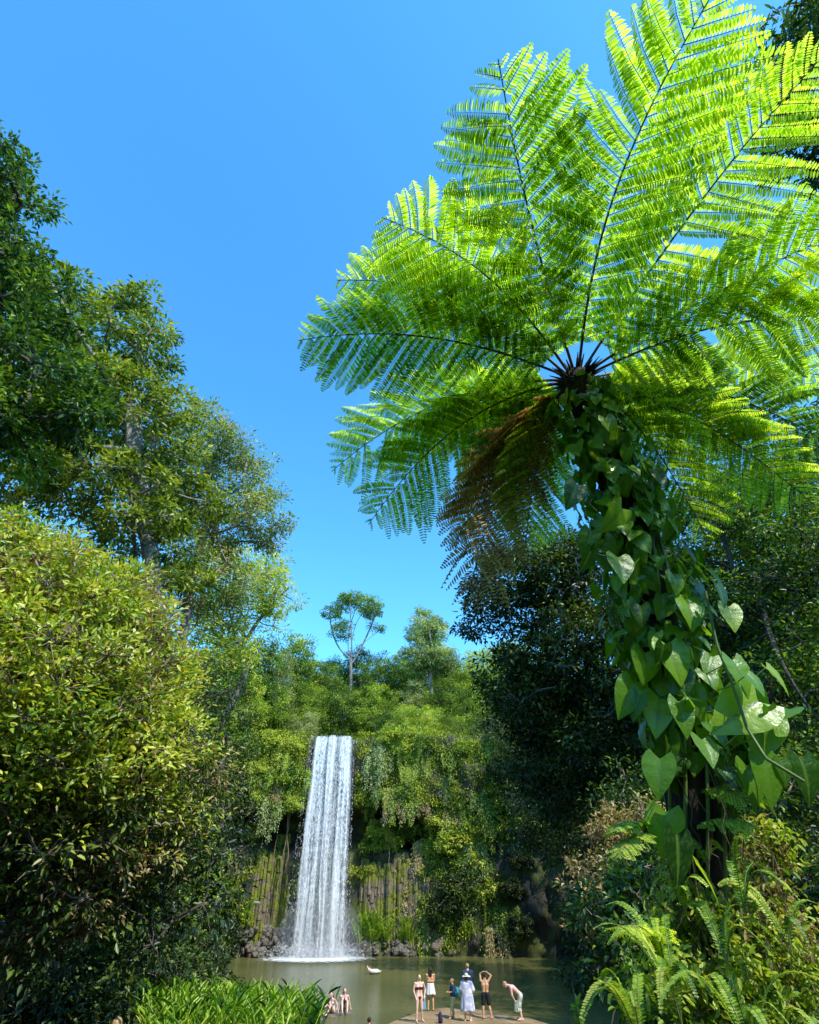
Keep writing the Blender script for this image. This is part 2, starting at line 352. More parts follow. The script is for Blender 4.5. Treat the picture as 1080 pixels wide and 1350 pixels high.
# ------------------------------------------------------------------ waterfall
def fall_mat():
    m, nt, out = new_mat('falling_water'); L = nt.links.new
    tc = N(nt, 'ShaderNodeTexCoord'); at_ = N(nt, 'ShaderNodeAttribute', attribute_name='v')
    def noise(sc, s, d=4., r=.6):
        mp = N(nt, 'ShaderNodeMapping'); mp.inputs['Scale'].default_value = sc; L(tc.outputs['Object'], mp.inputs[0])
        n = N(nt, 'ShaderNodeTexNoise', Scale=s, Detail=d, Roughness=r); L(mp.outputs[0], n.inputs['Vector']); return n.outputs[0]
    a = ramp(nt, noise((1, .3, .045), 2.4), [(.38, (0,) * 3), (.58, (1,) * 3)])
    f = ramp(nt, noise((1, .6, .45), 5.5, 6., .8), [(.42, (0,) * 3), (.58, (1,) * 3)])
    def ma(op, x, y):
        n = N(nt, 'ShaderNodeMath', operation=op); n.use_clamp = op != 'SUBTRACT'
        for k_, q in enumerate((x, y)):
            if isinstance(q, (int, float)): n.inputs[k_].default_value = q
            else: L(q, n.inputs[k_])
        return n.outputs[0]
    al = ma('ADD', ma('MULTIPLY', a, .7), ma('MULTIPLY', f, .8))
    al = ma('MULTIPLY', al, at_.outputs['Fac'])
    p = N(nt, 'ShaderNodeBsdfPrincipled', Roughness=.5); p.inputs['Base Color'].default_value = (.97, .97, .97, 1)
    tl = N(nt, 'ShaderNodeBsdfTranslucent'); tl.inputs[0].default_value = (.86, .88, .92, 1)
    m1 = N(nt, 'ShaderNodeMixShader'); m1.inputs[0].default_value = .2; L(p.outputs[0], m1.inputs[1]); L(tl.outputs[0], m1.inputs[2])
    tp = N(nt, 'ShaderNodeBsdfTransparent'); ms = N(nt, 'ShaderNodeMixShader'); L(al, ms.inputs[0]); L(tp.outputs[0], ms.inputs[1]); L(m1.outputs[0], ms.inputs[2])
    bp = N(nt, 'ShaderNodeBump', Strength=.25, Distance=.2); L(f, bp.inputs['Height']); L(bp.outputs[0], p.inputs['Normal'])
    L(ms.outputs[0], out.inputs[0]); return m
M['fall'] = fall_mat()
M['foam'] = plain_mat('foam', (.93, .94, .95), .7, .06, 5.)
wf = thing('waterfall', 'white waterfall dropping in a tall curtain into the pool', 'waterfall', (-8.5, 66, 0)); wf['kind'] = 'structure'
ZT = 20.1
def fall_sheet(xa, xb, y_off, seed, dens, spread=.75):
    rng = np.random.default_rng(seed); nu, nv = 40, 60; mb = MB()
    u = np.linspace(0, 1, nu); v = np.linspace(0, 1, nv); U, V = np.meshgrid(u, v, indexing='ij')
    z = ZT * (1 - V); xx = xa + (xb - xa) * U
    cx_ = -8.95; xx = cx_ + (xx - cx_) * (1 + .15 * V ** .8) + .42 * V
    yy = 66.9 + y_off - 1.6 * np.sqrt(np.clip(V, 0, 1)) * 1.0 + .22 * fbm(U * 6 + seed, V * 1.5, seed) * V
    zz = z - .55 * np.abs(2 * U - 1) ** 5 * np.clip(1 - V * 12, 0, 1)
    xx = xx + .30 * fbm(U * 2.5 + seed * 3, V * 2.2, 2.) * V ** .7
    a = dens * (.5 + .5 * sstep(0, .04, V + .02 * fbm(U * 14, seed, 3.))) * sstep(0, .22, U) * (1 - sstep(.78, 1, U)) * (1.2 - .35 * V) + .25 * (fbm(U * 9 + seed, V * .8, 5.)) * V; a = np.clip(a, 0, 1)
    i, j = np.meshgrid(np.arange(nu - 1), np.arange(nv - 1), indexing='ij'); b = (i * nv + j).ravel()
    mb.add(np.stack([xx - wf.location.x, yy - wf.location.y, zz], -1), np.stack([b, b + nv, b + nv + 1, b + 1], 1), a.ravel()); return mb
fall_sheet(-11.15, -6.75, 0, 1, .5).build('water_curtain', M['fall'], wf)
fall_sheet(-11.15, -9.5, -.35, 2, .95).build('water_curtain', M['fall'], wf)
fall_sheet(-8.3, -6.65, -.45, 3, .95).build('water_curtain', M['fall'], wf)
fall_sheet(-9.5, -8.5, -.75, 5, .8).build('water_curtain', M['fall'], wf)
# droplets thrown around the curtain
rng = np.random.default_rng(5); mb = MB(); n = 9000
V = rng.random(n); xx = -8.95 + (rng.normal(size=n) * .26).clip(-.56, .56) * 4.4 * (1 + .3 * V)
pos = np.stack([xx - wf.location.x, 66.3 - 1.6 * np.sqrt(V) + rng.normal(size=n) * .4 - wf.location.y, ZT * (1 - V)], 1)
dn = np.tile([0, 0, -1.], (n, 1)) + rng.normal(size=(n, 3)) * .12
n2 = 5000; e_ = unit(rng, n2) * rng.uniform(.2, 1, (n2, 1)) ** .6; e_[:, 2] = np.abs(e_[:, 2])
p2 = e_ * [3.9, 1.5, 1.3] * (1 + .3 * rng.normal(size=(n2, 1))) + [-.1, -1.2, .05]; p2[:, 2] = np.abs(p2[:, 2])
pos = np.concatenate([pos, p2]); dn = np.concatenate([dn, e_ + rng.normal(size=(n2, 3)) * .3]); n = len(pos)
add_leaves(mb, pos, dn, unit(rng, n), rng.uniform(.04, .3, n), rng.uniform(.01, .035, n), rng.random(n), 4)
mb.build('spray', M['foam'], wf)
# foam on the pool
def foam_mat():
    m, nt, out = new_mat('pool_foam'); L = nt.links.new
    tc = N(nt, 'ShaderNodeTexCoord'); at_ = N(nt, 'ShaderNodeAttribute', attribute_name='v')
    n = N(nt, 'ShaderNodeTexNoise', Scale=2.2, Detail=6.0, Roughness=.7); L(tc.outputs['Object'], n.inputs['Vector'])
    s = N(nt, 'ShaderNodeMath', operation='ADD'); L(n.outputs[0], s.inputs[0]); L(at_.outputs['Fac'], s.inputs[1])
    al = ramp(nt, s.outputs[0], [(.72, (0,) * 3), (1.0, (1,) * 3)])
    p = N(nt, 'ShaderNodeBsdfPrincipled', Roughness=.6); p.inputs['Base Color'].default_value = (.85, .86, .84, 1)
    tp = N(nt, 'ShaderNodeBsdfTransparent'); ms = N(nt, 'ShaderNodeMixShader'); L(al, ms.inputs[0]); L(tp.outputs[0], ms.inputs[1]); L(p.outputs[0], ms.inputs[2]); L(ms.outputs[0], out.inputs[0]); return m
mb = MB(); nr, na = 14, 48; rr = np.linspace(0, 1, nr); aa = np.linspace(0, 2 * math.pi, na, endpoint=False)
RR, AA = np.meshgrid(rr, aa, indexing='ij')
P = np.stack([-.25 + RR * np.cos(AA) * 6.6, -1.5 + RR * np.sin(AA) * 4.2, .02 + .1 * (1 - RR)], -1)
i, j = np.meshgrid(np.arange(nr - 1), np.arange(na), indexing='ij'); i = i.ravel(); j = j.ravel()
mb.add(P, np.stack([i * na + j, (i + 1) * na + j, (i + 1) * na + (j + 1) % na, i * na + (j + 1) % na], 1), (.85 - .8 * RR ** 1.2).ravel())
mb.build('foam', foam_mat(), wf)
# soft mist at the foot (real scattering volume)
mm, nt2, out2 = new_mat('mist'); vs = nt2.nodes.new('ShaderNodeVolumeScatter'); vs.inputs['Color'].default_value = (.95, .97, 1, 1)
vs.inputs['Density'].default_value = .09; nt2.links.new(vs.outputs[0], out2.inputs['Volume'])
v, f = ICO3; mb = MB(); mb.add(v * [4.2, 2.6, 4.2] + [-.2, -.6, 1.2], f); mb.build('mist', mm, wf)

# ------------------------------------------------------------------ trees
def clump_leaf_data(rng, C, rad, per, squash=.8, twigs=10, spread=.22):
    K = len(C); n = int(per)
    td = unit(rng, K * twigs).reshape(K, twigs, 3); td[..., 2] = td[..., 2] * squash + .12
    tr = rng.uniform(.35, 1, (K, twigs, 1)) ** .6
    T = C[:, None] + td * tr * rad[:, None, None]
    idx = rng.integers(0, twigs, (K, n)); base = np.take_along_axis(T, idx[..., None].repeat(3, -1), 1)
    off = rng.normal(size=(K, n, 3)) * spread * rad[:, None, None]; off[..., 2] *= .7
    pos = base + off
    outw = nrm(pos - C[:, None]); d = nrm(off + outw * rad[:, None, None] * .15 + rng.normal(size=off.shape) * .05)
    nn = nrm(np.array([0, 0, .9]) + outw * .55 + rng.normal(size=off.shape) * .45)
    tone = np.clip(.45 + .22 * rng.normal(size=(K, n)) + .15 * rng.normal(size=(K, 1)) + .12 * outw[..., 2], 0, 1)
    return T, pos.reshape(-1, 3), d.reshape(-1, 3), nn.reshape(-1, 3), tone.ravel()

def tree_geo(seed, lobes, nclump, rc, per, leaf, lw, trunk_pts, r0, kind=4, droop=.2, squash=.75, twigs=10, spread=.22, core=.0, tw_r=.006, tw_n=6, fan=6, mix=0):
    """lobes: list of (centre, radii, weight) in local coordinates. Returns trunk MB and crown MB."""
    rng = np.random.default_rng(seed)
    W_ = np.array([l[2] for l in lobes], float); W_ /= W_.sum(); C = []
    tries = 0; md = rc * 1.05
    while len(C) < nclump and tries < 9000:
        tries += 1
        if tries % 1500 == 0: md *= .8
        l = lobes[rng.choice(len(lobes), p=W_)]
        p = nrm(rng.normal(size=3)) * rng.uniform(core, 1) ** (1 / 2.2) * np.array(l[1]) + np.array(l[0])
        if all(np.linalg.norm(p - q) > md for q in C): C.append(p)
    C = np.array(C); rad = rc * rng.uniform(.75, 1.3, len(C))
    # skeleton
    tp = np.array(trunk_pts, float); seg = []
    tt = np.linspace(0, len(tp) - 1, 14); tr = np.stack([np.interp(tt, range(len(tp)), tp[:, k]) for k in range(3)], 1)
    tr[1:-1] += rng.normal(size=(12, 3)) * r0 * .25
    nodes = [p for p in tr]; par = [-1] + list(range(13)); fork0 = 5
    order = np.argsort(np.linalg.norm(C - tr[-1], axis=1)); chains = [list(range(14))]
    seeds = [int(order[-1])]
    for _ in range(min(fan, len(C)) - 1):
        dd = np.min([np.linalg.norm(C - C[s_], axis=1) for s_ in seeds], axis=0); seeds.append(int(np.argmax(dd)))
    order = seeds + [q for q in order if q not in seeds]
    for oi_, ci in enumerate(order):
        P = np.array(nodes); dist = np.linalg.norm(P - C[ci], axis=1)
        pen = dist + .35 * np.maximum(0, P[:, 2] - C[ci][2] + .2 * rc) * 1.2; pen[:fork0] = 1e9
        if oi_ < len(seeds): pen[:] = 1e9; pen[[13, 12, 11, 13, 10, 12, 9][oi_ % 7]] = 0
        k0 = int(np.argmin(pen)); a_, b_ = nodes[k0], C[ci]; ns = max(2, int(dist[k0] / (rc * .7)))
        ch = [k0]; mid = rng.normal(size=3) * dist[k0] * .09 + np.array([0, 0, -dist[k0] * .07])
        for s in range(1, ns + 1):
            t = s / ns; p = a_ + (b_ - a_) * t + mid * 4 * t * (1 - t); nodes.append(p); par.append(ch[-1]); ch.append(len(nodes) - 1)
        chains.append(ch)
    cnt = np.zeros(len(nodes))
    for ch in chains[1:]: cnt[ch[-1]] += 1
    for q in range(len(nodes) - 1, 0, -1): cnt[par[q]] += cnt[q]
    rt = r0 / max(1, cnt[0]) ** .5; rads = rt * np.maximum(cnt, .35) ** .5
    mt = MB(); P = np.array(nodes)
    for n_, ch in enumerate(chains):
        rr = rads[ch].copy()
        if n_: rr[0] = min(rr[0], rads[ch[1]] * 1.15)
        else: rr[0] *= 1.35; 
        add_tube(mt, P[ch], rr, 8 if n_ == 0 else 5, rng.random())
    T, pos, d, nn, tone = clump_leaf_data(rng, C, rad, per, squash, twigs, spread)
    d = nrm(d + np.array([0, 0, -droop]))
    mc = MB(); L_ = leaf * rng.uniform(.7, 1.25, len(pos)); 
    if mix:
        mk = (fbm(pos[:, 0] * .9, pos[:, 1] * .9, pos[:, 2] * .9, 3) + rng.normal(size=len(pos)) * .45) > mix; m2 = MB()
        add_leaves(m2, pos[mk], d[mk], nn[mk], L_[mk], L_[mk] * lw * .8, tone[mk], kind); add_leaves(mc, pos[~mk], d[~mk], nn[~mk], L_[~mk], L_[~mk] * lw, tone[~mk], kind); mc.extra = m2
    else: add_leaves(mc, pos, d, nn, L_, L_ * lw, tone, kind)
    for q in range(len(C)):
        for s in range(min(tw_n, twigs)):
            add_tube(mt, curve(C[q], T[q, s], 0, rad[q] * .05, 4, rng), [tw_r * 3, tw_r * 2, tw_r * 1.5, tw_r], 3, .8, False)
    return mt, mc

def tree(name, label, cat, base, seed, lobes, nclump, rc, per, leaf, lw, lm, bm='bark', trunk=None, r0=.3, group=None, **kw):
    base = Vector(base); t = thing(name, label, cat, base, 0, group)
    lb = [((l[0][0] - base.x, l[0][1] - base.y, l[0][2] - base.z), l[1], l[2] if len(l) > 2 else l[1][0] * l[1][1] * l[1][2]) for l in lobes]
    if trunk is None:
        c0 = np.mean([l[0] for l in lb], axis=0); trunk = [(0, 0, -.4), (c0[0] * .25, c0[1] * .25, c0[2] * .45), (c0[0] * .8, c0[1] * .8, c0[2] * .95)]
    else: trunk = [(p[0] - base.x, p[1] - base.y, p[2] - base.z) for p in trunk]
    mt, mc = tree_geo(seed, lb, nclump, rc, per, leaf, lw, trunk, r0, **kw)
    mt.build('trunk', M[bm], t); cr = mc.build('crown', M[lm], t)
    if hasattr(mc, 'extra'): mc.extra.build('dry_foliage', M['brown'], cr)
    return t
def ground(x, y, dz=0): return (x, y, float(H(x, y)) + dz)
def lobe(px, py, Y, rx, ry, rz, w=None):
    c = at(px, py, Y); r = (tuple(c), (rx, ry, rz)); return r + ((w,) if w else ())

# --- left side, nearest to farthest
tree('leafy_tree', 'big yellow-green bushy tree filling the left edge, covered in small leaves', 'tree', ground(-8.5, 11.5), 11,
     [lobe(70, 835, 10.5, 2.3, 2.4, 1.6), lobe(30, 900, 9.8, 2.2, 2.2, 2.2), lobe(145, 915, 11, 1.4, 2.0, 1.5), lobe(110, 980, 10.5, 1.8, 2, 1.3), lobe(190, 955, 11.2, .8, 1.2, 1.0), lobe(-5, 775, 9.5, 1.4, 2, 1.3)],
     290, .55, 260, .125, .45, 'bush', 'twig', r0=.22, kind=6, twigs=14, spread=.2, droop=-.25, core=.35, tw_r=.006, tw_n=14, mix=.55)
tree('leafy_tree', 'shade-darkened olive undergrowth tree with bare twigs beneath the yellow-green tree at the left edge', 'tree', ground(-7.5, 12.5), 19,
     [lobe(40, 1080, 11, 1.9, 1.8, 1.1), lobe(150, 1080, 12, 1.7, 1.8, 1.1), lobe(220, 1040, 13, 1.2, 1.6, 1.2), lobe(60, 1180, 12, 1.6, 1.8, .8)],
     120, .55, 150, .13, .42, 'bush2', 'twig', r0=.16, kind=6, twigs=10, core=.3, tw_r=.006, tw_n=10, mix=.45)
tree('shade_tree', 'low tree with leaves coloured for deep shade under the yellow-green tree', 'tree', ground(-11.5, 17), 12,
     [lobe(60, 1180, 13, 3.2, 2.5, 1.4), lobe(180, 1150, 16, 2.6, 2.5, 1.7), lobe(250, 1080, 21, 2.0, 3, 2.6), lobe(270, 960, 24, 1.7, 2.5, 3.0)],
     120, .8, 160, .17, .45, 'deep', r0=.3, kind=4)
tree('tall_tree', 'tall dense dark tree cut by the upper left edge of the view', 'tree', ground(-24, 9), 13,
     [lobe(-12, 250, 10.5, 1.5, 2.0, 2.6), lobe(-25, 350, 11.5, 2.7, 2.4, 2.4), lobe(5, 420, 12.5, 2.6, 2.4, 1.8), lobe(-20, 520, 12.5, 3.5, 3, 2.6)],
     125, .8, 230, .28, .42, 'dark', trunk=[ground(-22, 10, -.5), at(-60, 700, 12), at(-10, 300, 11)], r0=.5, kind=4, core=.2)
tree('tall_tree', 'very tall spreading rainforest tree with pale forked limbs, upper left', 'tree', ground(-19, 22), 14,
     [lobe(100, 410, 18, 1.9, 2.2, 1.5), lobe(175, 440, 18.5, 1.9, 2.2, 2.3), lobe(55, 490, 18, 2.4, 2.4, 2.0), lobe(140, 530, 19, 3.2, 2.4, 1.7), lobe(205, 575, 20, 2.2, 2.4, 2.0), lobe(60, 620, 19, 3.2, 3, 1.7), lobe(225, 650, 21, 1.8, 2.6, 2.0), lobe(130, 650, 19, 2.5, 2.4, 1.6), lobe(200, 730, 21, 2.4, 2.6, 1.8)],
     112, 1.1, 300, .30, .42, 'mid2', 'bark_pale', trunk=[ground(-17, 23, -.5), at(215, 900, 21), at(195, 700, 20), at(170, 520, 19)], r0=.36, spread=.16, kind=4, core=.5)
tree('forked_tree', 'tree with airy pale grey-green crown leaning over the pool, left of the sky gap', 'tree', ground(-17, 30), 15,
     [lobe(255, 570, 25, 2.0, 2.2, 1.8), lobe(290, 605, 26, 1.8, 2.2, 2.2), lobe(335, 630, 27, 1.6, 2.0, 1.5), lobe(330, 690, 27, 2.0, 2.2, 1.7), lobe(265, 690, 26, 2.4, 2.4, 2.0), lobe(270, 780, 27, 2.6, 2.6, 2.2)],
     100, .9, 240, .24, .40, 'pale', 'bark_pale', trunk=[ground(-15, 31, -.5), at(235, 900, 27), at(250, 760, 26), at(290, 660, 26)], r0=.26, kind=4, core=.25, mix=.5)
tree('forked_tree', 'blue-green airy tree behind the pale leaning tree, lowest of the left skyline', 'tree', ground(-19, 42), 16,
     [lobe(330, 775, 40, 2.8, 3, 2.6), lobe(365, 790, 41, 2.3, 2.6, 2.4), lobe(300, 810, 40, 3.2, 3, 2.6), lobe(285, 745, 38, 2.6, 3, 2.0), lobe(300, 860, 40, 3.2, 3, 2.4), lobe(345, 745, 40, 1.8, 2, 1.4)],
     80, 1.05, 170, .30, .42, 'mid', 'bark_pale', trunk=[ground(-19, 43, -.5), at(322, 900, 41), at(320, 830, 41)], r0=.3, kind=4, core=.2)
# --- right side
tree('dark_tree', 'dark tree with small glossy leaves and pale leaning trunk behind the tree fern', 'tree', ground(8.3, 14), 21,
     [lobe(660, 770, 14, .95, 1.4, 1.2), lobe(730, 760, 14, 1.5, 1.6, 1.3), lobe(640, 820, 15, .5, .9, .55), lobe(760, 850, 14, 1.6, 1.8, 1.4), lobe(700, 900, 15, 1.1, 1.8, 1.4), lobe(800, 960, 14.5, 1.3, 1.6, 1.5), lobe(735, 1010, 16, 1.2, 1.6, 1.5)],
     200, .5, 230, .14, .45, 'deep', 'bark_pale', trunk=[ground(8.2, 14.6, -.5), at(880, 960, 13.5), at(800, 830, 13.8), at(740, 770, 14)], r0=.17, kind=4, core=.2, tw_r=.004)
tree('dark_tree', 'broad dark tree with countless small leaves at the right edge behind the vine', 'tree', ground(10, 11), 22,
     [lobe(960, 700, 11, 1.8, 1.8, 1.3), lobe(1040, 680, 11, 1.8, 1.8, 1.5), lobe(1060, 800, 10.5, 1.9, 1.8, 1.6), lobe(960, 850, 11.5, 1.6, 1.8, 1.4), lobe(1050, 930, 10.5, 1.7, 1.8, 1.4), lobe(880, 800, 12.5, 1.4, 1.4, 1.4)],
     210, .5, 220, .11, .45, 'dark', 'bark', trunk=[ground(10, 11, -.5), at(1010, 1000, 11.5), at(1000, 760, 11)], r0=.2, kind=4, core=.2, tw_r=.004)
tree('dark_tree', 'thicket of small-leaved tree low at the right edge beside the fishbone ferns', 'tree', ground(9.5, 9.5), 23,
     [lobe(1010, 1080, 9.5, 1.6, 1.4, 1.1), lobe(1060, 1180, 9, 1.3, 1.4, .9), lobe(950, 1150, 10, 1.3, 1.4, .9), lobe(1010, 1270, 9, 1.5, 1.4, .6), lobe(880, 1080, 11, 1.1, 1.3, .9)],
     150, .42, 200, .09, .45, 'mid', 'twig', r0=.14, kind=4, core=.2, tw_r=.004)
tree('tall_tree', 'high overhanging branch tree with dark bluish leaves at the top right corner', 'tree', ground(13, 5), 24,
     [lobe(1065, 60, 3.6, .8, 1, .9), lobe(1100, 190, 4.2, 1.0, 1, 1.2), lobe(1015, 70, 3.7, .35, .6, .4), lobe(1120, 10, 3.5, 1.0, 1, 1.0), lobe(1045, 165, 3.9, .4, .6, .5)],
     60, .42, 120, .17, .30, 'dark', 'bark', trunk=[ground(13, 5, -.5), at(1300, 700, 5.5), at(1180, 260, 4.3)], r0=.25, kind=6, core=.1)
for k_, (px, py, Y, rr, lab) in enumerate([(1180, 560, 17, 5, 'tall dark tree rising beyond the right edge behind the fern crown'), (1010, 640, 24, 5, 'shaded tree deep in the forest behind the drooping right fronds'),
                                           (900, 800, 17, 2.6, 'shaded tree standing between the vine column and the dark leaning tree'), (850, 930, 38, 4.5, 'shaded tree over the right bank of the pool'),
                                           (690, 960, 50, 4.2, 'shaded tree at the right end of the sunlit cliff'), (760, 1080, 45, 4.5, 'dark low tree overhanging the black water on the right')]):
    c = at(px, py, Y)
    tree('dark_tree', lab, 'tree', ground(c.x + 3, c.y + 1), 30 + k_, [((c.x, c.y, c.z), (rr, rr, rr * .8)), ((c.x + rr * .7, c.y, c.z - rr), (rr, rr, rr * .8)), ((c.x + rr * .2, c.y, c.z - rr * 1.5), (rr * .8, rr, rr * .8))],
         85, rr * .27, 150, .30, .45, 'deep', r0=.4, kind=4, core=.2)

# --- prototypes used for the forest on and around the cliff
def proto(name, cat, seed, lobes, nclump, rc, per, leaf, lw, lm, bm, r0, **kw):
    return tree(name, 'x', cat, (0, 0, 0), seed, lobes, nclump, rc, per, leaf, lw, lm, bm, r0=r0, **kw)
PR = {
 'round': proto('forest_tree', 'tree', 41, [((0, 0, 8), (3.4, 3.4, 2.8)), ((1.2, 0, 5), (3.4, 3.4, 2.4)), ((-.5, 0, 2.5), (3.2, 3.2, 2))], 80, 1.0, 130, .34, .45, 'mid', 'bark', .25),
 'bright': proto('forest_tree', 'tree', 42, [((0, 0, 7), (3.4, 3.4, 2.6)), ((-1.4, 0, 5), (3.0, 2.8, 2)), ((1, -1, 3), (3.4, 3.4, 2.4))], 80, 1.0, 130, .32, .40, 'bright', 'bark', .22),
 'dark': proto('forest_tree', 'tree', 43, [((0, 0, 9), (2.8, 2.8, 3.6)), ((.5, 0, 5), (3.2, 3.2, 2.6)), ((0, 0, 2.5), (3.2, 3.2, 2))], 80, .95, 130, .32, .45, 'dark', 'bark', .25),
 'pale': proto('forest_tree', 'tree', 44, [((0, 0, 8), (2.6, 2.6, 3.4)), ((0, .5, 5), (3.2, 3.2, 2.4)), ((0, 0, 2.5), (3.2, 3.2, 2))], 84, .9, 130, .30, .40, 'pale', 'bark_pale', .22, mix=.5),
 'shrub': proto('cliff_shrub', 'shrub', 45, [((0, 0, .6), (1.3, 1.0, .9))], 22, .5, 110, .24, .42, 'bright', 'twig', .05),
 'shrub_dark': proto('cliff_shrub', 'shrub', 46, [((0, 0, .6), (1.4, 1.0, 1.0))], 22, .5, 110, .25, .45, 'mid', 'twig', .05),
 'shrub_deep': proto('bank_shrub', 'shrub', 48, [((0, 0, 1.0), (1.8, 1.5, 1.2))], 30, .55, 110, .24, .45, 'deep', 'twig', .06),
}
def curtain(seed, w_, h_, mat, n, leaf=.2):
    rng = np.random.default_rng(seed); t = thing('hanging_vine', 'x', 'vine'); mb = MB(); ms = MB(); ns = int(w_ * 5)
    for s in range(ns):
        x = rng.uniform(-w_ / 2, w_ / 2); L_ = h_ * rng.uniform(.45, 1) * (1 - .5 * abs(x / w_)); y0 = -rng.uniform(0, .5)
        P = curve((x, y0 + .2, 0), (x + rng.normal() * .2, y0 - .25 + rng.normal() * .1, -L_), 0, .05, 8, rng)
        add_tube(ms, P, .018, 3, .5, False); m_ = int(n / ns); t_ = rng.random(m_)
        pos = np.stack([np.interp(t_, np.linspace(0, 1, 8), P[:, k]) for k in range(3)], 1) + rng.normal(size=(m_, 3)) * [.14, .12, .1]
        d = np.array([0, -.35, -1]) + rng.normal(size=(m_, 3)) * .45; nn = np.array([0, -1, .5]) + rng.normal(size=(m_, 3)) * .5
        add_leaves(mb, pos, d, nn, leaf * rng.uniform(.6, 1.2, m_), leaf * .5, np.clip(.45 + .25 * rng.normal(size=m_), 0, 1), 4)
    ms.build('stem', M['twig'], t); mb.build('foliage', M[mat], t); return t
PR['curt'] = curtain(51, 3.0, 4.5, 'bright', 2400); PR['curt_b'] = curtain(52, 2.2, 3.5, 'mid', 1800); PR['curt_p'] = curtain(53, 2.4, 5.0, 'pale', 1900, .17)
PR['curt_r'] = curtain(54, 2.0, 4.5, 'brown', 1800, .2)
used = set()
def put(key, loc, rz, sc, label, group=None):
    p = PR[key]
    if key not in used:
        used.add(key); p.location = loc; p.rotation_euler = (0, 0, rz); p.scale = (sc, sc, sc); p['label'] = label
        if group: p['group'] = group
        return p
    return copy_thing(p, loc, rz, sc, label, group)

rng = np.random.default_rng(77)
# skyline and slopes above the falls: (px of crown top, py, Y, proto, scale)
sky_trees = [(395, 838, 84, 'round', 1.1), (425, 868, 88, 'bright', 1.0), (500, 862, 86, 'bright', .95), (530, 868, 92, 'round', 1.0), (610, 872, 88, 'round', 1.0), (640, 850, 80, 'bright', 1.1), (675, 845, 78, 'bright', 1.1),
             (372, 860, 76, 'pale', .9), (350, 835, 72, 'dark', 1.1), (310, 845, 68, 'round', 1.1), (285, 870, 62, 'dark', 1.0), (445, 860, 95, 'dark', 1.0), (475, 850, 94, 'dark', .9), (590, 865, 90, 'dark', 1.0),
             (410, 900, 79, 'bright', .8), (455, 905, 80, 'round', .7), (500, 900, 80, 'bright', .8), (545, 895, 80, 'pale', .8), (590, 895, 78, 'bright', .9), (625, 905, 76, 'bright', .9), (660, 900, 74, 'round', 1.0),
             (360, 905, 74, 'bright', .8), (325, 890, 69, 'bright', .8), (300, 915, 63, 'round', .9), (700, 880, 72, 'dark', 1.1), (735, 870, 68, 'dark', 1.2), (780, 860, 64, 'dark', 1.2), (550, 868, 86, 'bright', .85)]
names = {'round': 'green', 'bright': 'yellow-green', 'dark': 'dark green', 'pale': 'pale grey-green'}
for px, py, Y, key, sc in sky_trees:
    top = at(px, py, Y); hh = {'round': 11.2, 'bright': 10, 'dark': 13, 'pale': 11.8}[key] * sc
    side = 'above and left of the falls' if px < 400 else ('right above the falls' if px < 520 else ('on the rim right of the falls' if px < 690 else 'on the shaded right rim'))
    put(key, (top.x, top.y, top.z - hh), rng.uniform(0, 6.28), sc, f'{names[key]} rounded forest tree {side}', f'{names[key]} forest trees {side}')
for Yr in (78, 83, 88, 94, 101):
    for x in np.arange(-46, 44, 4.4):
        x_ = x + rng.uniform(-1.5, 1.5); y_ = Yr + rng.uniform(-2, 2) + cliff_shift(x) * .6
        if -12.5 < x_ < -5 and Yr < 80: continue
        key = rng.choice(['bright', 'round', 'pale', 'bright', 'round', 'dark']); sc = rng.uniform(.6, .88)
        side = 'left of' if x < -9 else 'right of'
        put(key, (x_, y_, float(H(x_, y_)) - .8), rng.uniform(0, 6.28), sc, f'{names[key]} tree in the forest on the slope above and {side} the falls', f'{names[key]} trees on the slope above and {side} the falls')
# second storey closing the rim just above the cliff edge
for x in np.arange(-34, 30, 2.6):
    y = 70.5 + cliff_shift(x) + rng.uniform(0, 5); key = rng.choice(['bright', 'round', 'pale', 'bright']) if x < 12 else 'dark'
    sc = rng.uniform(.5, .7)
    if -13 < x < -5: y += 5.5; sc = .5
    side = 'left of the falls' if x < -9 else ('right of the falls' if x < 12 else 'in shade at right')
    put(key, (x, y, 18.2), rng.uniform(0, 6.28), sc, f'{names[key]} small tree leaning from the cliff edge {side}', f'{names[key]} small trees on the cliff edge {side}')
# left and right walls of the amphitheatre
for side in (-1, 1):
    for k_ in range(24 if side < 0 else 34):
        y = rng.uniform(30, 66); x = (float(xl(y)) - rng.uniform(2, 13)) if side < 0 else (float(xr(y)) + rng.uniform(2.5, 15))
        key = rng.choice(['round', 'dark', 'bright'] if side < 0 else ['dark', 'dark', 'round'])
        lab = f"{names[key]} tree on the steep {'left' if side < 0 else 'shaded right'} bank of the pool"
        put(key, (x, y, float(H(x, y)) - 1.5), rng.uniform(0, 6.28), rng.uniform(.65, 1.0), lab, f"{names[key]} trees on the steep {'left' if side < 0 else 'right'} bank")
for k_ in range(34):
    a = R(-180 + 180 * (k_ + .5) / 34); rr = 15 + 5 * (k_ % 3); x, y = rr * 1.35 * math.cos(a), rr * math.sin(a) - 1
    key = ['round', 'dark', 'bright'][k_ % 3]
    put(key, (x, y, float(H(x, y)) - 1), k_ * 1.3, .75, f'{names[key]} tree of the forest behind the viewpoint', f'{names[key]} trees behind the viewpoint')
# low bank shrubs
for k_ in range(46):
    side = -1 if k_ % 2 else 1; y = rng.uniform(18, 66); x = (float(xl(y)) - rng.uniform(-.6, 4)) if side < 0 else (float(xr(y)) + rng.uniform(-.6, 4))
    put('shrub_deep', (x, y, max(0, float(H(x, y))) - .2), rng.uniform(0, 6.28), rng.uniform(.8, 1.5), f"dark shrub in shade at the {'left' if side < 0 else 'right'} waterline", f"dark shrubs along the {'left' if side < 0 else 'right'} waterline")

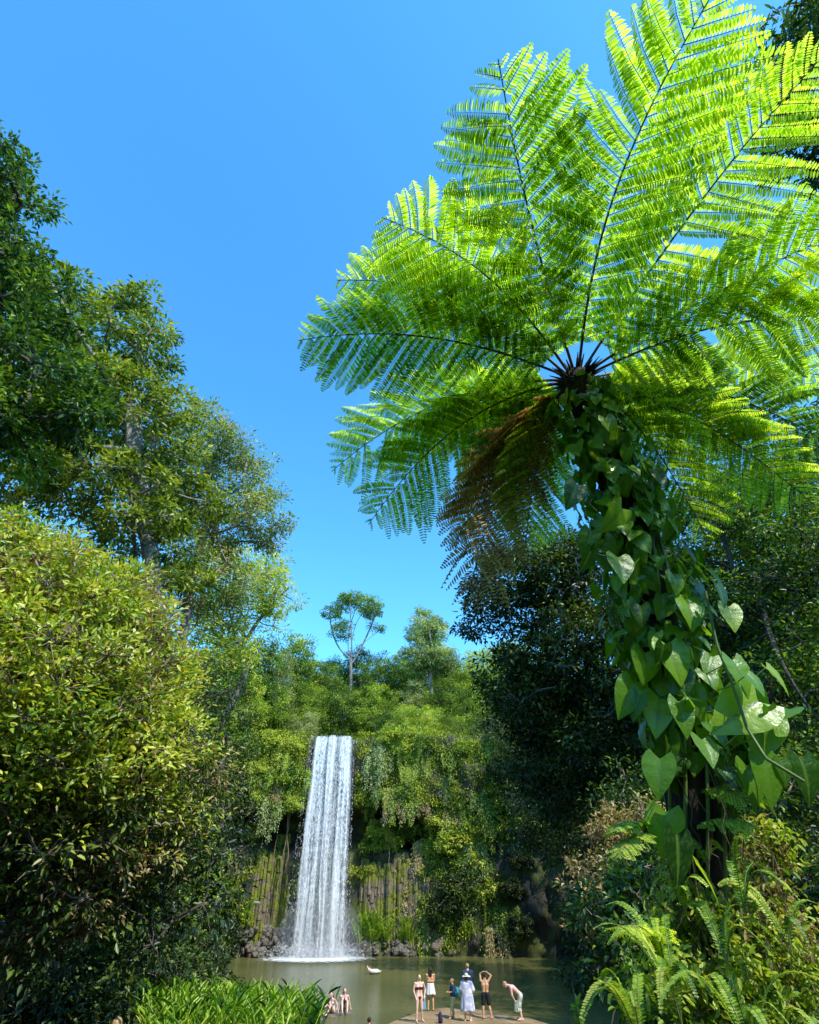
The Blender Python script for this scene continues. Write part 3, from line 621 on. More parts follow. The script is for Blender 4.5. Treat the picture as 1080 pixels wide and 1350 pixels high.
# individual skyline trees
tree('umbrella_tree', 'lone umbrella-crowned tree standing up against the sky above the waterfall', 'tree', at(462, 905, 88), 61,
     [lobe(465, 792, 88, 3.2, 2.6, 1.6), lobe(490, 803, 88, 2.2, 2.4, 2.0), lobe(438, 806, 88, 1.9, 2.2, 1.5), lobe(450, 832, 88, 1.7, 2, 1.7), lobe(498, 828, 88, 1.1, 1.6, 1.2)],
     60, .85, 130, .36, .42, 'dark', 'bark_pale', trunk=[at(462, 912, 88), at(463, 885, 88), at(463, 868, 88)], r0=.26, fan=7, kind=4, core=.1, tw_n=4)
tree('pointed_tree', 'shaggy pale tree with pointed crown on the skyline right of the umbrella tree', 'tree', at(568, 920, 80), 62,
     [lobe(564, 835, 80, 2.8, 2.6, 3.0), lobe(570, 870, 80, 3.8, 3, 2.6), lobe(562, 812, 80, 1.5, 1.6, 1.4), lobe(545, 870, 80, 2.2, 2, 2)],
     90, .95, 230, .36, .36, 'pale', 'bark_pale', trunk=[at(568, 920, 80), at(567, 870, 80), at(564, 820, 80)], r0=.3, kind=4, droop=.5)
# bare pale trunks at left of the rim
t = thing('bare_trunk', 'thin pale leafless trunk with crooked side limb on the left rim', 'tree', at(322, 905, 60)); b0 = np.array(t.location); mb = MB(); rg = np.random.default_rng(8)
add_tube(mb, np.array([at(322, 905, 60), at(321, 860, 60), at(323, 800, 60)]) - b0, [.16, .12, .06], 6); add_tube(mb, np.array([at(321, 868, 60), at(312, 850, 60), at(308, 820, 60)]) - b0, [.11, .09, .05], 6); mb.build('trunk', M['bark_pale'], t)

# --- plants clinging to the cliff
def zone(x, z):
    if x < -9: return 'left of the waterfall'
    return 'right of the waterfall' if x < 9 else 'in the shaded right corner'
for k_ in range(260):                                      # upper tier
    x = rng.uniform(-34, 26); z = rng.uniform(12.2, 20.5)
    if -12.6 < x < -5.2 and z > 3: continue
    if recess(x) < .5: z = rng.uniform(1.5, 20.5)
    y = float(cliff_y(x, max(z, 12.8) if recess(x) > .5 else z)) - .1
    key = rng.choice(['shrub', 'shrub_dark', 'curt', 'curt_b', 'curt_p', 'curt', 'curt', 'curt_b', 'curt_r'] if x < 10 else ['shrub_deep', 'shrub_dark'])
    nm = {'shrub': 'yellow-green leafy shrub', 'shrub_dark': 'dark leafy shrub', 'shrub_deep': 'dark shaded shrub', 'curt': 'bright green hanging creeper', 'curt_b': 'dark green hanging creeper', 'curt_p': 'pale wispy hanging creeper', 'curt_r': 'dry brown hanging creeper'}[key]
    if key[:4] == 'curt' and recess(x) > .5: z = max(z, 14.5)
    put(key, (x, y, z), rng.uniform(-.4, .4) if key[:4] == 'curt' else rng.uniform(0, 6.28), rng.uniform(.6, 1.15) if key[:4] != 'curt' else rng.uniform(.5, 1.1), f'{nm} on the cliff {zone(x, z)}', f'{nm}s on the cliff {zone(x, z)}')
for (px, py, key, sc) in [(500, 1105, 'shrub', 1.0), (515, 1115, 'shrub_dark', 1.0), (535, 1100, 'shrub_dark', 1.1), (487, 1125, 'shrub', .8), (560, 1110, 'curt_r', 1.2), (548, 1150, 'curt_r', 1.2), (575, 1150, 'curt_r', 1.0), (530, 1125, 'curt_r', .7),
                          (600, 1120, 'shrub', 1.5), (585, 1090, 'shrub', 1.2), (620, 1150, 'shrub_dark', 1.5), (640, 1180, 'shrub_dark', 1.3), (610, 1190, 'shrub_deep', 1.4), (590, 1215, 'shrub_deep', 1.2),
                          (330, 1105, 'shrub', .8), (345, 1095, 'shrub', .7), (315, 1150, 'curt', .9), (308, 1190, 'curt', .8), (325, 1030, 'curt_r', .8), (330, 1140, 'curt_p', .8), (375, 1100, 'curt', .5), (478, 1040, 'curt', .5), (486, 1055, 'curt', .55), (494, 1035, 'curt_b', .6), (399, 1025, 'curt', .5), (392, 1040, 'curt', .45), (480, 1010, 'shrub', .4), (545, 1140, 'curt_r', 1.), (340, 1120, 'curt', .7), (300, 1150, 'shrub', .9), (310, 1215, 'shrub', .8)]:
    Y = 68.7 if px < 590 else 67.2; p = at(px, py, Y)
    nm = {'shrub': 'yellow-green shrub', 'shrub_dark': 'dark leafy shrub', 'shrub_deep': 'dark shaded shrub', 'curt': 'mossy green hanging creeper', 'curt_p': 'pale wispy creeper', 'curt_b': 'dark green hanging creeper', 'curt_r': 'dry brown hanging creeper'}[key]
    put(key, p, rng.uniform(-.3, .3), sc, f"{nm} on the lower rock tier {'right' if px > 450 else 'left'} of the falls", f"{nm}s on the lower rock tier {'right' if px > 450 else 'left'} of the falls")

# moss and small leaves carpeting the rock: nobody could count it
rng = np.random.default_rng(91); mb = MB(); n = 170000
x = rng.uniform(-36, 26, n); z = rng.uniform(.5, 20.6, n); g = fbm(x * .35, z * .35, 2.)
up = z > 12.9; nonrec = recess(x) < .5
keep = (up | nonrec | ((z < 9) & (g > -.1) & ((x < -13) | (x > 1) | (g > .30)))) & (g + rng.normal(size=n) * .25 > -.7) & ((x < 4 + rng.normal(size=n)) | (z > 11 + rng.normal(size=n)))
keep &= ~((z > 7.4) & (z < 12.9) & (recess(x) > .5))
keep &= ~((x > -11.6) & (x < -6.2) & (z > 9))
x, z = x[keep], z[keep]; n = len(x); lowt = (z < 9) & (recess(x) > .5)
y = cliff_y(x, z) - np.where(lowt & (z < 7.6), .72, 0) + fbm(x * .22, z * .22, cliff_y(x, z) * .1) * .9 + fbm(x * 1.1, z * .5, 4.) * .3 - rng.uniform(.0, .35, n)
d = np.stack([rng.normal(size=n) * .6, -.5 + rng.normal(size=n) * .3, -.7 + rng.normal(size=n) * .5], 1); nn = np.stack([rng.normal(size=n) * .5, -1 + 0 * x, .6 + rng.normal(size=n) * .4], 1)
add_leaves(mb, np.stack([x, y, z], 1), d, nn, rng.uniform(.12, .32, n), rng.uniform(.06, .14, n), np.clip(.5 + .3 * rng.normal(size=n), 0, 1), 4)
tag(mb.build('cliff_moss', M['moss']), 'moss and tiny leaves carpeting the cliff face', 'moss', kind='stuff')

# rope-like lianas
for k_, (a, b_, lab) in enumerate([((388, 1010), (368, 1178), 'long pale liana hanging beside the falls, outer of the pair'), ((386, 1020), (377, 1150), 'long pale liana hanging beside the falls, inner of the pair'), ((331, 1070), (330, 1105), 'short liana hanging in the dark hollow left of the falls'), ((372, 1030), (358, 1165), 'thin liana over the mossy columns, left of the long pair'), ((350, 1060), (344, 1130), 'thin liana hanging over the columns nearest the dark hollow'), ((512, 1080), (514, 1150), 'thin liana hanging over the columns right of the falls')]):
    mb = MB(); p0 = at(*a, 67.5); p1 = at(*b_, 67.0); add_tube(mb, curve(p0, p1, .3, .06, 14, np.random.default_rng(k_)), .06 if k_ < 2 else .035, 5)
    tag(mb.build('liana', M['straw']), lab, 'liana', 'lianas hanging beside the falls')

# ledge plants (bright strap-leaved) at the foot of the columns
def strap_plant(seed, n, h_, lw, mat, stems=True, leaf=.42):
    rng = np.random.default_rng(seed); mb = MB(); ms = MB()
    for s in range(n):
        a = rng.uniform(0, 6.28); r = rng.uniform(0, .5) * h_; hh = h_ * rng.uniform(.65, 1.1); lean = rng.uniform(.1, .4)
        P = curve((r * math.cos(a) * .7, r * math.sin(a) * .7, 0), (r * math.cos(a) * 1.1 + lean * hh * math.cos(a), r * math.sin(a) * 1.1 + lean * hh * math.sin(a), hh), -.06, 0, 7)
        add_tube(ms, P, [.012] * 6 + [.004], 4, .5, False)
        m_ = 11; t_ = np.linspace(.2, 1, m_); pos = np.stack([np.interp(t_, np.linspace(0, 1, 7), P[:, k]) for k in range(3)], 1)
        sidea = rng.uniform(0, 3.14); sg = np.where(np.arange(m_) % 2, 1, -1)
        d = np.stack([sg * math.cos(sidea) + rng.normal(size=m_) * .25, sg * math.sin(sidea) + rng.normal(size=m_) * .35, np.full(m_, 1.0) * rng.uniform(.9, 2.4, m_)], 1)
        nn = np.stack([-d[:, 0] * .5, -d[:, 1] * .5, np.ones(m_)], 1) + rng.normal(size=(m_, 3)) * .25
        L_ = leaf * rng.uniform(.7, 1.2, m_); add_leaves(mb, pos, d, nn, L_, L_ * lw, np.clip(.5 + .28 * rng.normal(size=m_) + .1 * rng.normal(), 0, 1), 6, .2, .35)
    t = thing('ginger_plant', 'x', 'plant'); ms.build('stem', M['ginger'], t); mb.build('foliage', M[mat], t); return t
PR['ginger'] = strap_plant(71, 34, 1.35, .15, 'ginger', leaf=.27); PR['ginger_b'] = strap_plant(72, 34, 1.15, .14, 'ginger', leaf=.26)
rng = np.random.default_rng(12)
front = []
for k_ in range(44):
    px = rng.uniform(228, 396); Y = rng.uniform(12.5, 17.5); top = 1299 + abs(px - 290) * .07 + rng.uniform(-6, 14) + (18 if px > 400 else 0); front.append((px, Y, top))
for k_, (px, Y, top) in enumerate(front):
    key = 'ginger' if k_ % 2 else 'ginger_b'; p = at(px, top, Y); sc = rng.uniform(.85, 1.05); hh = (1.55 if key == 'ginger' else 1.3) * sc
    put(key, (p.x, p.y, p.z - hh), rng.uniform(0, 6.28), sc, 'lush strap-leaved ginger plant in the sunny clump at the near pool edge', 'ginger plants clumped at the near pool edge')
for k_ in range(34):
    px = rng.choice([rng.uniform(475, 545), rng.uniform(475, 545), rng.uniform(300, 325), rng.uniform(585, 645)]); py = rng.uniform(1212, 1236) if px > 400 else rng.uniform(1195, 1232); p = at(px, py, 68. if px < 580 else 67.2)
    sd_ = 'right of the falls' if px < 560 and px > 400 else ('left of the falls' if px < 400 else 'under the shaded trees at right')
    put('ginger_b' if k_ % 2 else 'ginger', p - Vector((0, 0, .7)), rng.uniform(0, 6.28), rng.uniform(.9, 1.5), f'bright strap-leaved plant on the boulder ledge {sd_}', f'strap-leaved plants on the boulder ledge {sd_}')

# boulders
def boulder(seed):
    rng = np.random.default_rng(seed); v, f = ICO2; q = v * rng.uniform(.75, 1.2, 3); q = q * (1 + .28 * fbm(v[:, 0] * 1.2 + seed, v[:, 1] * 1.2, v[:, 2] * 1.2, 3)[:, None])
    mb = MB(); mb.add(q, f); return mb.mesh('boulder', False)
BM = [boulder(s) for s in range(5)]
for me in BM: me.materials.append(M['boulder'])
for k_ in range(230):
    left = k_ < 80; px = rng.uniform(296, 385) if left else rng.uniform(466, 605)
    t_ = rng.random(); p = at_z(px, (1262 if left else 1255) - 0, 0); Y = (66.3 if left else 67.3) + t_ * 2. - (rng.random() * .8)
    o = link('boulder', BM[k_ % 5]); s = rng.uniform(.14, .46) * (1.1 if left else .9); o.scale = (s * rng.uniform(.8, 1.3), s, s * rng.uniform(.6, .95))
    hgt = (.95 if left else .75) * t_ * 2.2; xx = at(px, 1250, Y).x
    o.location = (xx, Y, hgt + .05); o.rotation_euler = tuple(rng.uniform(0, 6.28, 3))
    tag(o, f"grey-brown boulder in the rubble bank {'left' if left else 'right'} of the waterfall foot", 'boulder', f"boulders {'left' if left else 'right'} of the waterfall foot")
mb = MB(); p0, p1 = at(572, 1254, 66.8), at(602, 1226, 67.6); rg = np.random.default_rng(2)
add_tube(mb, curve(p0, p1, -.15, .05, 9, rg), [.5, .48, .45, .45, .42, .4, .36, .3, .2], 9)
tag(mb.build('fallen_log', M['wood']), 'brown fallen log leaning down into the water beside the boulders', 'log')

# the flat rock the visitors stand on
nr, na = 26, 72; RR, AA = np.meshgrid(np.linspace(0, 1, nr), np.linspace(0, 2 * math.pi, na, endpoint=False), indexing='ij')
ex = (4.7 + .35 * np.cos(3 * AA + 1) + .2 * np.sin(5 * AA)); ey = (7.2 + .2 * np.sin(4 * AA))
sx = 2.6 + RR * np.cos(AA) * ex; sy = 30.8 + RR * np.sin(AA) * ey
sz = .34 - .06 * RR ** 2 - 1.6 * np.clip((RR - .86) / .14, 0, 1) ** 1.6 + fbm(sx * .5, sy * .5, 1.) * .05 * (RR < .95)
mb = MB(); i, j = np.meshgrid(np.arange(nr - 1), np.arange(na), indexing='ij'); i = i.ravel(); j = j.ravel()
mb.add(np.stack([sx, sy, sz], -1), np.stack([i * na + j, (i + 1) * na + j, (i + 1) * na + (j + 1) % na, i * na + (j + 1) % na], 1))
tag(mb.build('flat_rock', M['slab']), 'broad flat brown rock the visitors stand on at the pool edge', 'rock')

# ------------------------------------------------------------------ tree fern
FC = Vector((0, 0, CAMZ)) + ray(760, 503) * 5.0            # heart of the fern crown
FB = Vector((1.52, 4.5, 3.1))
tf = thing('tree_fern', 'huge tree fern spreading its wheel of bright green fronds overhead', 'tree fern', FB)
def loc(p, o=tf): return np.array(p, float) - np.array(o.location, float)
def trunk_at(t):   # 0 at ground, 1 at crown
    p = FB.lerp(FC, t); return np.array(p) + np.array([.36, .0, 0]) * math.sin(min(1, max(0, t)) * math.pi)
mb = MB(); tt = np.linspace(-.08, .985, 60); v = []; sides = 20
for q in tt:
    c = trunk_at(q); r = .13 + .05 * (1 - q) + .03 * sstep(.93, 1., q)
    for a in range(sides):
        al = a / sides * 2 * math.pi; rr = r * (1 + .22 * float(fbm(math.cos(al) * 2.2, math.sin(al) * 2.2, q * 14)))
        v.append(c + rr * np.array([math.cos(al), math.sin(al), 0]))
k = np.arange(sides); fs = np.concatenate([np.stack([q * sides + k, q * sides + (k + 1) % sides, (q + 1) * sides + (k + 1) % sides, (q + 1) * sides + k], 1) for q in range(59)])
mb.add(loc(np.array(v)), fs); mb.build('trunk', M['fibre'], tf)
# brown scaly heart with old stalk stubs
rng = np.random.default_rng(4); mb = MB(); v_, f_ = ICO2; mb.add(loc(v_ * [.17, .17, .14] + np.array(FC) - [0, 0, .03]), f_)
for s in range(90):
    d = nrm(rng.normal(size=3) * [1, 1, .6] + [0, 0, .15]); p = np.array(FC) + d * .1; add_tube(mb, loc(curve(p, p + d * rng.uniform(.08, .2) + [0, 0, .03], 0, 0, 3)), [.016, .011, .004], 4, .5, False)
mb.build('crown_heart', M['fibre'], tf)

def make_frond(mb, ms, R0, T, arch, seed, pin=.55, npairs=30, mpn=24, droop=.25, start=.09, stalk=.013, tone=.5, face=.3):
    rng = np.random.default_rng(seed); R0 = np.array(R0, float); T = np.array(T, float)
    n = 40; t = np.linspace(0, 1, n)[:, None]; L = np.linalg.norm(T - R0)
    ctrl = (R0 + T) / 2 + np.array([0, 0, arch * L]); P = (1 - t) ** 2 * R0 + 2 * t * (1 - t) * ctrl + t ** 2 * T
    P = P + np.array([0, 0, -.10 * L]) * (t ** 3)
    lat = np.cross(T - R0, [0, 0, 1.]); lat /= max(np.linalg.norm(lat), 1e-6); P = P + lat * math.sin(seed * 1.7) * .05 * L * np.sin(t * math.pi)
    add_tube(ms, P, stalk * (1 - .85 * t[:, 0]) + .0015, 6, .5, False)
    tg = nrm(np.gradient(P, axis=0)); tw = rng.normal() * .22
    mid_ = (R0 + T) / 2; up0 = nrm(np.array([0, 0, 1.]) + face * nrm(np.array([mid_[0], mid_[1], 0.])))
    for s in range(npairs):
        q = start + (1 - start) * (s + .5) / npairs
        g_ = (q - start) / (1 - start); prof = (.45 + .55 * min(1, g_ / .38)) * (1 - max(0, (g_ - .62) / .385) ** 2.2)
        prof = max(prof, .06)
        for sg in (-1, 1):
            qq = min(1, q + sg * .004); k_ = qq * (n - 1); i0 = int(min(n - 2, math.floor(k_))); fr = k_ - i0
            p = P[i0] * (1 - fr) + P[i0 + 1] * fr; d0 = tg[i0]
            side = nrm(np.cross(d0, up0)) ; nrmv = nrm(np.cross(side, d0)); side = nrm(side * math.cos(tw) + nrmv * math.sin(tw) * 1.) * sg
            if rng.random() < .035: continue
            lp = pin * prof * (rng.uniform(.86, 1.06) if rng.random() > .06 else rng.uniform(.4, .8)); fw = .18 + .55 * q
            dirp = nrm(side + d0 * fw + rng.normal(size=3) * .075)
            m_ = max(5, int(mpn * prof)); tt_ = (np.arange(m_) + .7) / m_
            curvev = np.array([0, 0, -1.]) * droop * lp * rng.uniform(.3, 2.0) + d0 * lp * .10
            C = p + dirp * lp * tt_[:, None] + curvev * tt_[:, None] ** 2
            add_tube(ms, np.array([p, p + dirp * lp * .5 + curvev * .25, p + dirp * lp + curvev]), [.0035, .0025, .001], 3, .5, False)
            pd = nrm(dirp + curvev * 2 / lp * tt_[:, None]); pn = nrm(np.cross(pd, d0) * sg)
            pn = np.where(pn[:, 2:3] < 0, -pn, pn); ps = nrm(np.cross(pn, pd)); roll = rng.normal() * .4
            ln = .090 * pin / .55 * np.sin(np.clip(tt_ * .86 + .14, 0, 1) * math.pi) ** .5 * min(1, prof * 1.3) + .006
            wd = lp / m_ * 1.15
            for s2 in (-1, 1):
                dd = nrm(ps * s2 * math.cos(roll) + pn * (-.38 + s2 * math.sin(roll)) + pd * .38 + rng.normal(size=(m_, 3)) * .06)
                add_leaves(mb, C, dd, pn + rng.normal(size=(m_, 3)) * .12, ln * rng.uniform(.88, 1.08, m_), np.full(m_, wd), np.clip(tone + .13 * rng.normal(size=m_) + .05 * rng.normal() + .16 * (q - .5), 0, 1), 6, .10, .18)
    return P
CV = Vector((0, 0, CAMZ))
def tip(px, py, dz):
    d = ray(px, py); s = (FC.z + dz - CAMZ) / d.z; return CV + d * s
M['rachis'] = plain_mat('rachis', (.16, .095, .05), .55, .3, 8.)
M['rachis_green'] = plain_mat('rachis_green', (.22, .26, .06), .5, .25, 6.)
fronds = [  # tip px, py, dz, arch, pinna, tone, label
 (652, 62, .55, .10, .62, .62, 'upright frond pointing to the top edge, left of the middle'),
 (928, -35, .55, .10, .66, .62, None), (1075, 45, .9, .12, .54, .62, None), (1175, 250, .45, .12, .60, .55, None), (1170, 400, .10, .12, .58, .50, None),
 (1120, 585, -.25, .16, .56, .40, None), (505, 268, .40, .12, .60, .56, None), (398, 425, .05, .12, .56, .48, None), (440, 598, -.30, .34, .58, .40, None),
 (487, 668, -.60, .30, .56, .45, None), (447, 350, .50, .16, .52, .5, None), (1060, 640, -.7, .20, .50, .38, None), (925, 690, -1.15, .22, .50, .5, None),
 (690, 705, -1.2, .24, .46, .55, None), (560, 120, 1.1, .16, .5, .5, None), (800, 30, 1.2, .14, .55, .6, None), (1120, 480, .75, .18, .5, .45, None),
 (1000, 130, 1.5, .15, .5, .5, None), (560, 560, .3, .2, .45, .35, None), (620, 640, -.5, .22, .42, .35, None), (980, 560, .4, .2, .5, .4, None)]
fronds = [f for f in fronds if f[:2] not in ((560, 120), (800, 30), (1000, 130))]
face_k = lambda px, py, dz: 1.3 if dz < -.2 else .35
for k_, (px, py, dz, arch, pin, tone, lab) in enumerate(fronds):
    T = tip(px, py, dz); mb = MB(); ms = MB(); d = nrm(np.array(T - FC)); r0 = np.array(FC) + d * [.1, .1, 0] + [0, 0, .05]
    make_frond(mb, ms, r0, T, arch, 100 + k_, pin, tone=tone, npairs=29, mpn=38, face=face_k(px, py, dz))
    for B in (mb, ms): B.v = [q - np.array(tf.location, np.float32) for q in B.v]
    fr = mb.build('frond', M['fern'], tf); ms.build('stalk', M['rachis'], fr)
for px, py, dz, lab in [(612, 775, -1.55, 'dead brown frond hanging down'), (596, 700, -1.2, 'dying frond turning brown')]:
    T = tip(px, py, dz); mb = MB(); ms = MB(); make_frond(mb, ms, np.array(FC) + [-.1, .05, -.03], T, .20, int(px), .46, droop=.45, tone=.5, face=1.4)
    for B in (mb, ms): B.v = [q - np.array(tf.location, np.float32) for q in B.v]
    fr = mb.build('frond', M['fern_dead'], tf); fr['label'] = lab; ms.build('stalk', M['rachis'], fr)

# ------------------------------------------------------------------ climbing vine
def vine_leaf(seed):
    rng = np.random.default_rng(seed); nu, nv = 13, 14; mb = MB()
    U, V = np.meshgrid(np.linspace(-1, 1, nu), np.linspace(0, 1, nv), indexing='ij')
    wd = .40 * np.sin(np.clip((V * .93 + .07), 0, 1) ** .62 * math.pi) ** .85 * (1 - .25 * V ** 4)
    wd = wd * rng.uniform(.85, 1.15); x = U * wd; y = V - .20 * np.abs(U) ** 1.3 * (1 - V) ** 2.2 + .06 * (np.abs(U) < .01) * 0
    z = .30 * np.abs(x) * (1 - .5 * V) - .28 * V ** 2 * rng.uniform(.6, 1.4) + .02 * np.sin(np.abs(U) * 3 - V * 26) * np.abs(U) * (1 - V) + rng.normal() * .15 * x * V - .22 * x ** 2
    vein = np.clip(1 - np.abs(x) / .018, 0, 1); sv = np.clip(1 - np.abs(((V * 7 - np.abs(U) * 1.6) % 1) - .5) / .12, 0, 1) * .35 * (V < .9); a = np.maximum(vein * .9, sv)
    i, j = np.meshgrid(np.arange(nu - 1), np.arange(nv - 1), indexing='ij'); b = (i * nv + j).ravel()
    mb.add(np.stack([x, y, z], -1), np.stack([b, b + nv, b + nv + 1, b + 1], 1), a.ravel()); return mb
VL = [vine_leaf(s).mesh('leaf') for s in range(6)]
for me in VL: me.materials.append(M['vine'])
M['vine_sunlit'] = M['vine'].copy(); _r = [n for n in M['vine_sunlit'].node_tree.nodes if n.type == 'VALTORGB'][0].color_ramp
for e_, c_ in zip(_r.elements, [(.09, .22, .012), (.14, .30, .015), (.20, .38, .02), (.30, .46, .03)]): e_.color = (*c_, 1)  # sunlight on the leaf cluster put into a brighter leaf colour
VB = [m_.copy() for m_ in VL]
for me in VB: me.materials.clear(); me.materials.append(M['vine_sunlit']); me.name = 'sunlit_leaf'
vn = thing('climbing_vine', 'glossy climbing vine with heart-shaped leaves wrapping the tree fern trunk', 'vine', FB)
rng = np.random.default_rng(31); sm = MB()
def put_leaf(p, tipdir, normal, L_, mesh_i, W_=1.0, pool=None):
    y = Vector(tipdir).normalized(); z = Vector(normal); x = y.cross(z).normalized(); z = x.cross(y)
    m = Matrix((x, y, z)).transposed().to_4x4(); o = link('leaf', (pool or VL)[mesh_i % 6], vn)
    o.matrix_local = Matrix.Translation(Vector(p) - vn.location) @ m @ Matrix.Diagonal((L_ * W_, L_, L_, 1)); return o
leaves = []
tocam = Vector((0, 0, CAMZ))
# bigger leaves where the picture shows them: (px, py base, px, py tip, distance factor along ray)
hand = [(1000, 925, 945, 960), (985, 905, 1020, 945), (1010, 945, 980, 990), (965, 870, 995, 905), (1040, 935, 1015, 930), (925, 945, 960, 975), (1005, 1000, 1040, 1058), (985, 1010, 1000, 1050), (870, 920, 870, 960),
        (895, 925, 905, 960), (880, 850, 890, 890), (850, 740, 845, 780), (815, 735, 825, 760), (905, 790, 912, 820), (835, 900, 825, 940), (892, 1100, 900, 1170), (878, 1070, 872, 1150), (890, 985, 880, 1035), (925, 975, 930, 1010), (1055, 1000, 1078, 1040),
        (960, 800, 975, 830), (945, 770, 965, 795), (930, 750, 950, 770), (850, 860, 845, 900), (870, 1000, 865, 1060), (820, 670, 800, 700), (780, 700, 770, 730), (760, 640, 745, 670), (1010, 880, 1040, 905)]
for k_, (a, b_, c, d_) in enumerate(hand):
    tz = np.interp(b_, [500, 1200], [.98, .33]); Y = float(trunk_at(tz)[1]) - .42 + .15 * (k_ % 3)
    p0, p1 = at(a, b_, Y), at(c, d_, Y - .06); L_ = max((p1 - p0).length * 1.25, .17); L_ = min(L_, .37 if k_ < 10 else .26) * rng.uniform(.85, 1.1)
    if k_ < 10: Y -= .25
    nv_ = (tocam - p0).normalized() * .45 + Vector(SUN) * 1.0 + Vector(rng.normal(size=3)) * .30
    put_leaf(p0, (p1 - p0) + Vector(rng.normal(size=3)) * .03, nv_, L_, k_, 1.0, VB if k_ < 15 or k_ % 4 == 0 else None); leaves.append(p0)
    if k_ < 17:
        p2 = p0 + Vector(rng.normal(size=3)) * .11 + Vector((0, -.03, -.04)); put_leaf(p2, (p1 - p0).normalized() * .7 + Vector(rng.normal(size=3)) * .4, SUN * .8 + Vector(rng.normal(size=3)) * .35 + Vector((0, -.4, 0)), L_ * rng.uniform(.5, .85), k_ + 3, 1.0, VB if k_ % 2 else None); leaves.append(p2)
nh = len(hand) + 17
for k_ in range(98 - nh):
    t_ = rng.uniform(.42, .965); al = rng.uniform(-2.7, .6) ; c = trunk_at(t_); rr = rng.uniform(.16, .40) * (1 if t_ < .8 else .75) + .04
    p = Vector(c + rr * np.array([math.cos(al), math.sin(al), 0])); o_ = Vector((math.cos(al), math.sin(al), 0))
    td = Vector((0, 0, -1)) + o_ * .45 + Vector(rng.normal(size=3)) * .35; L_ = np.interp(t_, [.3, .98], [.18, .14]) * rng.uniform(.6, 1.25)
    put_leaf(p, td, o_ + Vector((0, 0, .6)) + Vector(rng.normal(size=3)) * .3, L_, k_); leaves.append(p)
# inner mass of smaller leaves on the trunk
mb = MB()
for k_ in range(950):
    t_ = rng.uniform(.47, .975); al = rng.uniform(0, 6.28); c = trunk_at(t_); rr = rng.uniform(.08, .36) * np.interp(t_, [.47, .6, .8, .97], [.45, .9, 1, .8]) + .05
    p = c + rr * np.array([math.cos(al), math.sin(al), 0]); o_ = np.array([math.cos(al), math.sin(al), 0])
    y = Vector(np.array([0, 0, -1.]) + o_ * .3 + rng.normal(size=3) * .4).normalized(); z = Vector(o_ + [0, 0, .5] + rng.normal(size=3) * .3); x = y.cross(z).normalized(); z = x.cross(y)
    L_ = rng.uniform(.06, .21) * (1.1 if t_ < .6 else .9); src = vine_src = VLv[k_ % 6] if 'VLv' in globals() else None
    if src is None:
        VLv = [vine_leaf(s) for s in range(6)]; src = VLv[k_ % 6]
    Q = src.v[0] * L_; Q = Q[:, 0:1] * np.array(x) + Q[:, 1:2] * np.array(y) + Q[:, 2:3] * np.array(z) + p - np.array(vn.location)
    mb.add(Q, src.f[0], src.a[0])
o = mb.build('foliage', M['vine'], vn); o['kind'] = 'stuff'
for p in leaves:
    tz = np.clip((p.z - FB.z) / (FC.z - FB.z) - rng.uniform(-.04, .06), .1, .97); c = trunk_at(float(tz))
    add_tube(sm, loc(curve(c, p, .02, .015, 6, rng), vn), [.007, .006, .005, .004, .004, .003], 5, .5, False)
for s in range(7):
    ph = rng.uniform(0, 6.28); P = np.array([trunk_at(q) + .2 * np.array([math.cos(ph + q * 5), math.sin(ph + q * 5), 0]) for q in np.linspace(.05, .93, 40)])
    add_tube(sm, loc(P, vn), .012, 6, .5, False)
P = np.array([at(930, 780, 3.3), at(945, 850, 3.35), at(965, 900, 3.35), at(985, 960, 3.35), at(1010, 1000, 3.3), at(1060, 1030, 3.3)]); tq = np.linspace(0, 5, 26)
add_tube(sm, loc(np.stack([np.interp(tq, range(6), P[:, k]) for k in range(3)], 1), vn), .009, 6, .5, False)
sm.build('stem', M['vine_stem'], vn)

# hanging roots under the vine
t = thing('hanging_roots', 'brown straw-like aerial roots trailing down below the vine', 'roots', trunk_at(.4)); mb = MB(); rng = np.random.default_rng(6)
for s in range(130):
    t_ = rng.uniform(.12, .5); al = rng.uniform(-3.0, .4); c = trunk_at(t_) + rng.uniform(.16, .42) * np.array([math.cos(al), math.sin(al), 0])
    e = c + [rng.normal() * .09, rng.normal() * .09, -rng.uniform(.35, 1.5)]
    add_tube(mb, loc(curve(c, e, 0, .028, 12, rng), t), np.linspace(.0045, .001, 12) * rng.uniform(.5, 1.3), 3, .5, False)
mb.build('strands', M['straw'], t)

